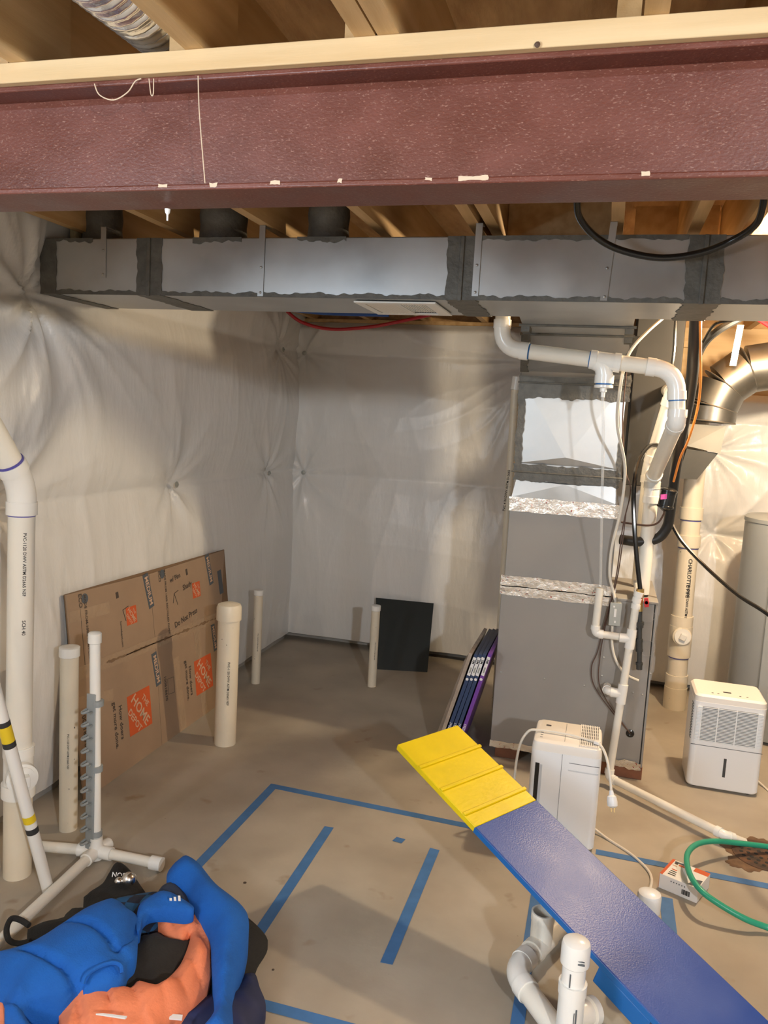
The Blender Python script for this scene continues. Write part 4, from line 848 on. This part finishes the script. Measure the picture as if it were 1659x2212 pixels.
# furnace filters leaning on the furnace
def filt(tpx, bpx, m, label, y0=3.70, lab=True, dep=0.50, name='air_filter'):
    t = at(*tpx, Y=y0)-V(0.02,0,0); b = at(*bpx, Y=y0)-V(0.02,0,0); d = (t-b).normalized(); b = b-d*(b.z/d.z); b.z = 0.001
    nrm = V(d.z,0,-d.x).normalized(); th = 0.0175; yv = V(0,dep,0)
    o = thing(name, tuple(b), label, 'filter', 'air filters leaning on the furnace')
    MB().hexa([b,b+nrm*th,b+nrm*th+yv,b+yv],[t,t+nrm*th,t+nrm*th+yv,t+yv]).build('frame', m, o, 0.0012)
    if lab:
        L_ = (t-b).length; f = V(0,-0.0006,0)
        for l0,l1,mm,nm in [(0.80,0.97,M_box,'spine_label')]:
            MB().prism([b+d*L_*l0+nrm*0.001,b+d*L_*l0+nrm*(th-0.001),b+d*L_*l1+nrm*(th-0.001),b+d*L_*l1+nrm*0.001], f).build(nm, mm, o)
        MB().text('3M', b+d*L_*0.93+nrm*th/2+f*2, -d, nrm, 0.018).build('printed_text', M_ink, o, flat=True)
        MB().prism([b+d*L_*0.825+nrm*0.005,b+d*L_*0.825+nrm*(th-0.005),b+d*L_*0.875+nrm*(th-0.005),b+d*L_*0.875+nrm*0.005], f*2).build('print_mark', M_jbox, o)
        MB().lathe(b+d*L_*0.765+nrm*th/2, (0,-1,0), [(0.007,0),(0.007,0.0009)], 10).build('print_mark', M_box, o)
        MB().text('20x25x1', b+d*L_*0.30+nrm*th/2+f*2, d, -nrm, 0.017).build('printed_text', M_box, o, flat=True)
    return o
filt((1064,1412),(1008,1572),M_purple,'purple-edged boxed air filter nearest the furnace')
filt((1052,1413),(996,1572),M_navy,'navy air filter beside the purple one')
filt((1043,1413),(986,1572),M_navy,'navy air filter in the middle of the three navy ones')
filt((1034,1413),(976,1572),M_navy,'navy air filter next to the brown wrapped one')
filt((1022,1411),(962,1580),M_clear,'brown wrapped air filter outermost in the leaning stack', lab=False)
filt((1013,1425),(950,1590),M_clear,'clear plastic wrapped pack leaning outside the brown filter', y0=3.78, lab=False)
filt((1068,1372),(1030,1472),M_dust,'grey dusty used filter standing behind the boxed filters', y0=4.23, lab=False, dep=0.10)

# ---------------------------------------------------------------- flattened cardboard against the left wall
KB = V(-1.955,2.715,0.0); KT = at(143,1285,X=-2.062); KR = at(487,1187,X=-2.062)
eu = (KR-KT).normalized(); kn = eu.cross((KT-KB).normalized()).normalized()
if kn.x < 0: kn = -kn
ev = kn.cross(eu).normalized()
if ev.z < 0: ev = -ev
cb = thing('cardboard', tuple(KB), 'flattened printed cardboard box leaning against the left wall', 'cardboard')
K = lambda x,y: atp(x, y, KB, kn)
KBR = KB+eu*((KR-KT).length+0.0)
KBR = KBR - ev*(KBR.z/ev.z)
km_t = K(322,1240); km_b = K(350,1611); kl = K(160,1460); krr = K(478,1330); kc = K(336,1392)
def cpanel(q, nm='panel'): return MB().prism([p-kn*0.007 for p in q], kn*0.007).build(nm, M_card, cb)
g_ = 0.0016
def gap(q):
    c = sum(q, V(0,0,0))/len(q); return [p+(c-p).normalized()*g_ for p in q]
cpanel(gap([kl,kc,km_t,KT])); cpanel(gap([kc,krr,KR-eu*0.012,km_t+eu*0.001])); cpanel(gap([KB,km_b,kc,kl])); cpanel(gap([km_b,KBR,krr,kc]))
MB().prism([p-kn*0.016 for p in (KB+eu*0.01,KBR,KR,KT+eu*0.006)], kn*0.008).build('back_layer', M_cardedge, cb)
def strip(a, b, w, m, nm, off=0.0008):
    d = (b-a).normalized(); s = kn.cross(d)*w/2; mb = MB(); mb.prism([a-s,b-s,b+s,a+s], kn*off); return mb.build(nm, m, cb)
strip(kl, krr, 0.055, M_cardtape, 'packing_tape', 0.0010)
strip(K(150,1335), K(236,1312), 0.05, M_cardtape, 'packing_tape'); strip(K(165,1520), K(245,1500), 0.05, M_cardtape, 'packing_tape')
strip(K(380,1420), K(398,1575), 0.055, M_cardtape, 'packing_tape'); strip(K(420,1325), K(445,1555), 0.06, M_cardtape, 'packing_tape')
rdir = (krr-kl).normalized(); rup = kn.cross(rdir)
rip = MB(); jag(rip, (kl+kn*0.001, rdir, rup, kn), 0.17*(krr-kl).length, 0.97*(krr-kl).length, -0.004, 0.003, 0.005, 0.0012, 40, 'tb'); rip.build('torn_edge', M_cardedge, cb)
dn = -ev
def word(s, x, y, size, m=M_ink2, ex_=None, ey_=None, off=0.0014):
    return MB().text(s, K(x,y)+kn*off, ex_ or dn, ey_ or eu, size).build('printed_text', m, cb, flat=True)
def medium(xa,ya,xb,yb):
    a, b = K(xa,ya), K(xb,yb); L_ = (b-a).length; d = (b-a).normalized()
    strip(a, b, L_*0.27, M_slate, 'print_band', 0.0009)
    MB().text('MEDIUM', (a+b)/2+kn*0.0016, d, -(d.cross(kn))*-1 if False else kn.cross(d), L_*0.225).build('printed_text', M_logo, cb, flat=True)
medium(313,1240,328,1312); medium(446,1198,457,1262); medium(332,1410,343,1480); medium(459,1348,466,1405)
def logo(x, y, s):
    c = K(x,y); mb = MB(); mb.prism([c-eu*s/2-ev*s/2,c+eu*s/2-ev*s/2,c+eu*s/2+ev*s/2,c-eu*s/2+ev*s/2], kn*0.0009); lg = mb.build('orange_square', M_orange, cb)
    a = (eu-ev).normalized(); b_ = (eu+ev).normalized()
    a = (a*0.80+dn*0.25).normalized(); b_ = kn.cross(a)
    for t,k,z in [('THE',0.32,0.20),('HOME',0.02,0.36),('DEPOT',-0.30,0.24)]:
        MB().text(t, c+b_*s*k+kn*0.0016, a, b_, s*z).build('printed_text', M_logo, lg, flat=True)
logo(302,1535,0.185); logo(440,1456,0.185); logo(284,1329,0.082); logo(424,1274,0.082)
word('How doers', 262,1560, 0.034); word('get more done.', 250,1567, 0.034)
word('How doers', 412,1470, 0.034); word('get more done.', 404,1470, 0.034)
word('MADE FROM 100% RECYCLED PAPER', 190,1375, 0.022); word('MADE FROM 100% RECYCLED PAPER', 360,1300, 0.020)
word('ECO', 173,1298, 0.030); word('ECO', 344,1245, 0.028)
word('100618670', 183,1575, 0.034); word('100618670', 358,1487, 0.028)
word('homedepot.com', 263,1370, 0.018)
strip(K(252,1279), K(254,1292), 0.02, M_ink2, 'print_mark'); strip(K(402,1229), K(404,1242), 0.018, M_ink2, 'print_mark')
for x,y in [(183,1293),(350,1240)]: MB().lathe(K(x,y), kn, [(0.022,0),(0.022,0.0009)], 18).build('print_mark', M_slate, cb)
strip(K(173,1315), K(184,1440), 0.002, M_ink2, 'print_mark'); strip(K(184,1312), K(196,1437), 0.002, M_ink2, 'print_mark')
strip(K(473,1232), K(479,1282), 0.045, M_slate, 'print_mark')
for q in [((362,1467),(364,1500)),((375,1462),(377,1495)),((362,1467),(375,1462)),((364,1500),(377,1495))]: strip(K(*q[0]), K(*q[1]), 0.002, M_ink2, 'print_mark')
# handwriting in marker
wx = (eu*0.98+ev*0.14).normalized(); wy = kn.cross(wx)
word('Do Not Press', 402,1334, 0.042, ex_=wx, ey_=wy); word('Shady', 404,1265, 0.040, ex_=wx, ey_=wy); word('w/ Pins', 378,1248, 0.036, ex_=wx, ey_=wy)
for q in [((374,1303),(376,1282)),((376,1282),(385,1275)),((376,1282),(384,1306)),((265,1318),(272,1341)),((265,1318),(277,1309))]: strip(K(*q[0]), K(*q[1]), 0.003, M_ink2, 'marker_line', 0.0015)

# ---------------------------------------------------------------- left drain stack
ls = thing('drain_stack', tuple(at(37,1888,Z=0)), 'large cream PVC drain stack with cleanout at the left edge', 'pipe')
b = at(37,1888,Z=0.0); t = at(47,1100,Y=b.y); ax = (t-b).normalized(); R3 = 0.042
zl = lambda y: b+ax*((at(43,y,Y=b.y).z-b.z)/ax.z)
MB().cyl(b, zl(1700), R3*1.10, n=30).build('pipe', M_pvcy, ls)
MB().cyl(zl(1700), zl(1095), R3, n=30).build('pipe', M_pvc, ls)
for y0,y1,r in [(1083,1111,R3*1.16),(1610,1700,R3*1.14),(1690,1718,R3*1.30),(1612,1632,R3*1.2)]: MB().cyl(zl(y0), zl(y1), r, n=30).build('coupling', M_pvcf, ls)
tp_ = zl(1083); d45 = (at(-70,880,Y=1.98)-tp_).normalized()
arc = arc_points(tp_-ax*0.02, tp_+ax*0.055, tp_+ax*0.055+d45, 0.06)
MB().tube(arc, R3*1.08, 28).cyl(arc[-1]-d45*0.004, arc[-1]+d45*0.03, R3*1.17, n=28).build('elbow', M_pvcf, ls)
MB().cyl(arc[-1]+d45*0.02, arc[-1]+d45*0.42, R3, n=28).build('pipe', M_pvc, ls)
MB().cyl(arc[-1]+d45*0.030, arc[-1]+d45*0.037, R3*1.10, n=28).build('primer_ring', M_primer, ls)
MB().cyl(zl(1111), zl(1114), R3*1.02, n=28).build('primer_ring', M_primer, ls)
cdir = V(0.75,-0.66,0.05).normalized(); c = zl(1665)
MB().lathe(c, cdir, [(0.040,0),(0.040,0.055),(0.050,0.058),(0.050,0.082),(0.046,0.084)], 28).build('cleanout_hub', M_pvcf, ls)
pg = MB().lathe(c+cdir*0.082, cdir, [(0.040,0),(0.040,0.007),(0.001,0.007)], 26).build('cleanout_plug', M_pvcf, ls)
x_,y_ = frame(cdir); MB().obox(c+cdir*0.105, x_*0.018, y_*0.018, cdir*0.018).build('plug_nut', M_pvcf, pg, 0.003)
sx = V(0.80,-0.6,0).normalized(); ty = V(0.6,0.8,0)
MB().text('PVC-1120 DWV ASTM D2665 NSF', zl(1215)+sx*(R3+0.0005), -ax, ty, 0.0145).build('printed_text', M_ink, ls, flat=True)
MB().text('SCH 40', zl(1350)+sx*(R3+0.0005), -ax, ty, 0.016).build('printed_text', M_ink, ls, flat=True)

# ---------------------------------------------------------------- jump stand with clip strip
H = at(207,1838,Z=0.030); js = thing('jump_stand', (H.x,H.y,0), 'white PVC jump stand with grey clip strip and pipe feet', 'stand')
RS = 0.0185
tpS = at(205,1372,Y=H.y); tpS.z = 0.838
MB().cyl(H, tpS, RS, n=24).build('upright', M_pvcf, js)
MB().lathe(tpS-V(0,0,0.035), (0,0,1), [(RS,0),(0.0235,0.003),(0.0235,0.036),(0.018,0.041),(0.001,0.043)], 22).build('end_cap', M_pvcf, js)
e_r, e_l, e_n = at(343,1866,Z=0.030), at(66,1826,Z=0.030), at(-60,2090,Z=0.030)
for e in (e_r, e_l, e_n):
    d = (e-H).normalized(); MB().cyl(H+d*0.02, e, RS, n=22).build('foot', M_pvc, js); MB().cyl(H, H+d*0.065, 0.0235, n=22).build('hub_socket', M_pvcf, js)
d = (e_r-H).normalized(); MB().cyl(e_r-d*0.03, e_r+d*0.012, 0.0245, n=22).build('end_cap', M_pvcf, js)
MB().lathe(H, (0,0,1), [(0.028,-0.026),(0.030,0),(0.026,0.02),(0.0235,0.03),(0.0235,0.055)], 22).build('hub', M_pvcf, js)
d = V(0.35,0.93,0.1).normalized(); MB().lathe(H, d, [(0.023,0.0),(0.023,0.055),(0.018,0.062)], 20).build('hub_socket', M_pvcf, js)
z_of = lambda y: at(196,y,Y=H.y).z
MB().box((H.x-0.030,H.y-0.022,0.02),(H.x+0.004,H.y-0.016,z_of(1494))).build('clip_strip', M_cup, js, 0.002)
for y in (1516,1657,1797):
    z = z_of(y); MB().lathe((H.x,H.y,z-0.011), (0,0,1), [(RS,0),(RS+0.003,0.001),(RS+0.003,0.021),(RS,0.022)], 22).build('strip_clip', M_cup, js)
for k in range(11):
    z = z_of(1527+k*28); mb = MB()
    mb.tube(smooth_path([V(H.x-0.028,H.y-0.022,z),V(H.x-0.034,H.y-0.040,z-0.006),V(H.x-0.020,H.y-0.052,z-0.004),V(H.x-0.006,H.y-0.040,z+0.004)],5), 0.0045, 8); mb.box((H.x-0.028,H.y-0.040,z-0.010),(H.x-0.004,H.y-0.022,z-0.006)); mb.build('jump_cup', M_cup, js)

# striped pole leaning
b = at(104,1922,Z=0.006); t = at(-14,1480,Y=1.97); d = (t-b); pole = thing('striped_pole', tuple(b), 'white pole with yellow and black bands leaning at the left edge', 'pole')
MB().tube([b,t+d*0.25], 0.0195, 22).build('pole', M_pvcf, pole)
py = lambda y: b+d*((1922-y)/(1922-1480))
for y0,y1,m,nm in [(1765,1750,M_yband,'yellow_band'),(1789,1777,M_ink,'black_band'),(1561,1551,M_ink,'black_band'),(1593,1561,M_yband,'yellow_band'),(1604,1593,M_ink,'black_band')]:
    MB().cyl(py(y0), py(y1), 0.0200, n=22).build(nm, m, pole)

# ================================================================== PILE OF CLOTHES
def cloth(name, label, cat, px, z0, hgt, m, fold=(0.010, 22, 0.6), seams=(), soft=0.05, step=0.013, seed=1, under=0.03, parent=None, dome=0.0):
    """a soft folded piece of fabric: outline at the height it lies, rounded edges, creases and stitched seams"""
    r_ = np.random.default_rng(seed)
    out = smooth_path([at(x*0.39783, y*0.39783+1700, Z=z0+0.3*hgt) for x,y in list(px)+[px[0]]], 6)[:-1]
    pts = np.array([[p.x,p.y] for p in out])
    lo, hi = pts.min(0), pts.max(0)
    gx, gy = np.meshgrid(np.arange(lo[0],hi[0],step), np.arange(lo[1],hi[1],step)); g = np.stack([gx.ravel(),gy.ravel()],-1)+r_.uniform(-step*0.2,step*0.2,(gx.size,2))
    a = pts; b = np.roll(pts,-1,0); ab = b-a; den = (ab**2).sum(1)+1e-12
    def dist(q, A=a, AB=ab, D=den):
        t = np.clip(((q[:,None]-A[None])*AB[None]).sum(-1)/D, 0, 1); return np.sqrt((((A[None]+AB[None]*t[...,None])-q[:,None])**2).sum(-1)).min(1)
    x, y = g[:,0][:,None], g[:,1][:,None]
    cr = ((a[:,1]>y)!=(b[:,1]>y)) & (x < (b[:,0]-a[:,0])*(y-a[:,1])/(b[:,1]-a[:,1]+1e-12)+a[:,0])
    g = g[cr.sum(1)%2 == 1]; g = g[dist(g) > step*0.55]
    n = len(pts); allp = np.vstack([pts, g])
    vs, es, fs, *_ = geometry.delaunay_2d_cdt([Vector((float(q[0]),float(q[1]))) for q in allp], [(i,(i+1)%n) for i in range(n)], [], 1, 1e-6)
    q = np.array([[v.x,v.y] for v in vs]); dd = dist(q)
    z = z0 + hgt*(1-np.exp(-dd/soft)) + dome*np.minimum(dd/0.15,1)
    amp, fr, th = fold
    u = q[:,0]*math.cos(th)+q[:,1]*math.sin(th); w = -q[:,0]*math.sin(th)+q[:,1]*math.cos(th)
    wob = 0.9*np.sin(5*w+r_.uniform(0,6))+0.5*np.sin(11*u+7*w+r_.uniform(0,6))
    ek = np.clip(dd/0.025,0,1)
    z += amp*ek*(np.abs(np.sin(fr*u+wob))**0.7*0.9+0.5*np.sin(fr*0.37*u+1.3*fr*0.3*w+wob)-0.4)
    for k in range(5):       # sharper creases in other directions
        t2 = th+r_.uniform(-0.9,0.9); u2 = q[:,0]*math.cos(t2)+q[:,1]*math.sin(t2); w2 = -q[:,0]*math.sin(t2)+q[:,1]*math.cos(t2)
        msk = np.clip(np.sin(r_.uniform(6,12)*w2+r_.uniform(4,9)*u2+r_.uniform(0,6)),0,1)
        z += amp*0.75*ek*msk*((1-np.abs(np.sin(fr*r_.uniform(0.5,1.1)*u2+wob*0.8+r_.uniform(0,6)))**0.5)-0.3)
    for s in seams:
        sp = smooth_path([at(x*0.39783, y*0.39783+1700, Z=z0+hgt*0.8) for x,y in s], 5); sa = np.array([[p.x,p.y] for p in sp[:-1]]); sb = np.array([[p.x,p.y] for p in sp[1:]])
        sd = dist(q, sa, sb-sa, ((sb-sa)**2).sum(1)+1e-12); z -= 0.020*np.exp(-(sd/0.010)**2)
    mb = MB(); N_ = len(q)
    zb = np.maximum(0.002, np.minimum(z-0.004, z0-under))
    mb.v = [V(float(q[i,0]),float(q[i,1]),float(z[i])) for i in range(N_)]+[V(float(q[i,0]),float(q[i,1]),float(zb[i])) for i in range(N_)]
    mb.f = [tuple(f) for f in fs]+[tuple(N_+i for i in f[::-1]) for f in fs]
    cnt = {}
    for f in fs:
        for i in range(len(f)):
            e = (f[i],f[(i+1)%len(f)]); cnt[tuple(sorted(e))] = cnt.get(tuple(sorted(e)),[])+[e]
    for e in cnt.values():
        if len(e) == 1: i,j = e[0]; mb.f.append((j,i,N_+i,N_+j))
    o = mb.build(name, m, parent, ang=75)
    if label: tag(o, label, cat)
    return o
cloth('black_jacket','black jacket lying lowest under the pile of clothes','jacket',[(-60,1240),(60,1230),(190,1215),(320,1200),(700,1150),(760,1000),(900,760),(1250,640),(1350,690),(1455,810),(1400,930),(1370,1000),(1280,1110),(1200,1290),(900,1330),(-60,1330)],0.02,0.045,M_blkcl,(0.012,16,0.3),seed=2,under=0.02)
cloth('navy_jacket','dark navy jacket at the right bottom of the clothes pile','jacket',[(1330,985),(1385,985),(1412,1060),(1440,1130),(1442,1200),(1400,1300),(1330,1370),(860,1370),(900,1270),(1040,1150),(1160,1060),(1270,1080)],0.03,0.055,M_navycl,(0.012,20,1.2),seed=3,under=0.03)
bag = cloth('black_bag','black fabric bag with white lettering behind the clothes','bag',[(455,565),(550,500),(590,440),(625,385),(665,385),(715,430),(755,490),(790,540),(840,620),(800,720),(600,760),(440,700),(450,640)],0.03,0.07,M_blkcl,(0.010,18,0.9),seed=4,under=0.03)
pz = at(648*0.39783,478*0.39783+1700,Z=0.062); wx_ = V(-0.95,-0.28,0.05).normalized(); MB().text('ANSON', pz+V(0.022,-0.010,0.010), wx_, V(0.25,-0.62,-0.74).normalized(), 0.022).build('printed_text', M_box, bag, flat=True)
for x,y,r,lab in [(700,492,0.024,'larger silver dome lying on the black bag'),(645,500,0.013,'small silver dome lying on the black bag')]:
    p = at(x*0.39783,y*0.39783+1700,Z=0.105); tag(MB().lathe(p-V(0,0,0.008), (0.1,-0.4,0.9), [(r,0),(r*1.02,0.004),(r*0.85,r*0.6),(r*0.5,r*0.95),(0.001,r*1.08)], 22).build('metal_dome', M_silver), lab, 'dome')
cloth('black_pouch','black padded strap pouch beside the blue vest','pouch',[(150,748),(240,715),(330,698),(370,655),(445,645),(520,660),(560,760),(360,860),(170,850),(148,800)],0.05,0.05,M_blkcl,(0.006,16,0.2),seed=5,under=0.05)
S8 = lambda x,y,z: at(x*0.39783,y*0.39783+1700,Z=z)
tag(MB().tube(smooth_path([S8(158,752,0.08),S8(110,722,0.085),S8(62,716,0.09),S8(36,770,0.08),S8(48,830,0.07),S8(100,850,0.06),S8(165,838,0.07)],8), 0.0085, 8).build('carry_strap', M_blkcl), 'black strap loop sticking out left of the clothes pile', 'strap')
cloth('plaid_shirt','blue and black plaid flannel shirt in the middle of the pile','shirt',[(600,595),(700,572),(850,552),(900,580),(900,660),(860,740),(820,770),(740,770),(700,700)],0.09,0.035,M_plaid,(0.008,25,0.5),seed=6,under=0.05)
cloth('black_trousers','black trousers folded inside the ring of coral shirt','trousers',[(730,770),(800,790),(870,765),(920,805),(1000,815),(1035,800),(1030,900),(960,985),(870,1060),(740,1070),(690,1100),(600,1060),(640,940),(710,860)],0.075,0.055,M_blkcl,(0.012,18,-0.5),seed=7,under=0.05)
cloth('coral_shirt','bright coral orange shirt curled around the black trousers','shirt',[(822,662),(960,655),(1050,638),(1100,690),(1145,780),(1165,880),(1140,1010),(1070,1125),(1010,1190),(930,1260),(880,1360),(360,1360),(318,1210),(180,1222),(60,1225),(-60,1250),(-60,1070),(20,1070),(160,1080),(330,1060),(450,1035),(600,1030),(690,1082),(735,1042),(860,1040),(960,960),(1010,870),(1036,768),(985,796),(920,772),(850,722)],0.09,0.055,M_coral,(0.015,50,0.75),seed=8,step=0.0075,under=0.05)
cloth('navy_hood','slate navy hood between the two blue garments','hood',[(858,545),(890,507),(950,500),(1005,540),(1060,640),(1020,690),(950,640)],0.11,0.05,M_hood,(0.004,16,0.2),seed=9,under=0.06)
cap_ = cloth('baseball_cap','bright blue cap brim with a small white emblem','cap',[(740,690),(765,615),(850,558),(905,550),(965,575),(1052,636),(1010,662),(900,652),(820,657),(775,690),(760,760),(742,760)],0.15,0.03,M_vest,(0.006,26,0.9),seed=10,under=0.04)
p = S8(950,612,0.186); pe = MB()
for k in range(3): pe.obox(p+V(0.012*(k-1),0.004*(k-1),0.0005+0.002*k), V(0.0035,0.001,0), V(0.0015,-0.0022,-0.001)*(1.4+0.8*k), V(0,0,0.0008))
pe.build('emblem', M_box, cap_)
cloth('blue_garment','bright blue fleece sleeve draped down the right of the pile','garment',[(985,365),(1045,375),(1100,412),(1190,520),(1320,622),(1352,700),(1342,800),(1292,950),(1262,1100),(1252,1340),(1060,1340),(1160,1190),(1166,1100),(1150,900),(1140,780),(1090,680),(1035,605),(1000,540),(912,485),(914,430),(950,392)],0.12,0.06,M_vest,(0.004,14,0.4),seed=11,under=0.11,soft=0.035)
vest = cloth('blue_vest','bright blue quilted vest spread over the left of the pile','vest',[(-70,890),(150,832),(330,722),(460,640),(620,590),(700,640),(746,684),(748,820),(736,890),(692,930),(664,1012),(560,1052),(462,1072),(440,1048),(330,1100),(165,1128),(125,1185),(190,1290),(260,1370),(170,1370),(90,1270),(28,1170),(18,1085),(-70,1050)],0.148,0.050,M_vest,(0.004,10,-0.3),seams=[[(370,700),(480,740),(560,790),(625,855)],[(130,865),(250,920),(350,965),(425,1020)],[(625,855),(700,780),(745,690)],[(20,1060),(120,1110),(250,1120)]],seed=12,under=0.13,soft=0.04,step=0.009)
MB().tube(smooth_path([S8(450,1068,0.165),S8(470,1020,0.18),S8(540,975,0.185),S8(610,955,0.185),S8(655,970,0.178),S8(662,1010,0.165)],6), 0.006, 8).build('armhole_binding', M_vest, vest)
tag(MB().prism([S8(520,1238,0.155),S8(680,1262,0.155),S8(690,1252,0.155),S8(560,1236,0.155)], (0,0,0.004)).build('white_piping', M_box), 'thin white trim strip lying on the coral shirt', 'trim')
p = S8(955,1250,0.10); tag(MB().obox(p, V(0.016,0.004,0), V(-0.003,0.007,0), V(0,0,0.002)).build('care_tag', M_box), 'small white garment tag on the navy jacket', 'tag')

# small debris on the floor
for x,y,r,lab in [(529,1907,0.006,'small round dark spot on the floor right of the blue sleeve'),(590,2095,0.004,'small brown fleck near the pile of clothes')]:
    p = at(x,y,Z=0); tag(MB().lathe((p.x,p.y,0.0), (0,0,1), [(r,0),(r,0.001),(0.001,0.0015)], 12).build('floor_speck', M_ink2), lab, 'speck')

# bookkeeping property used while building is not part of the scene
for o in bpy.data.objects:
    if '_o' in o: del o['_o']
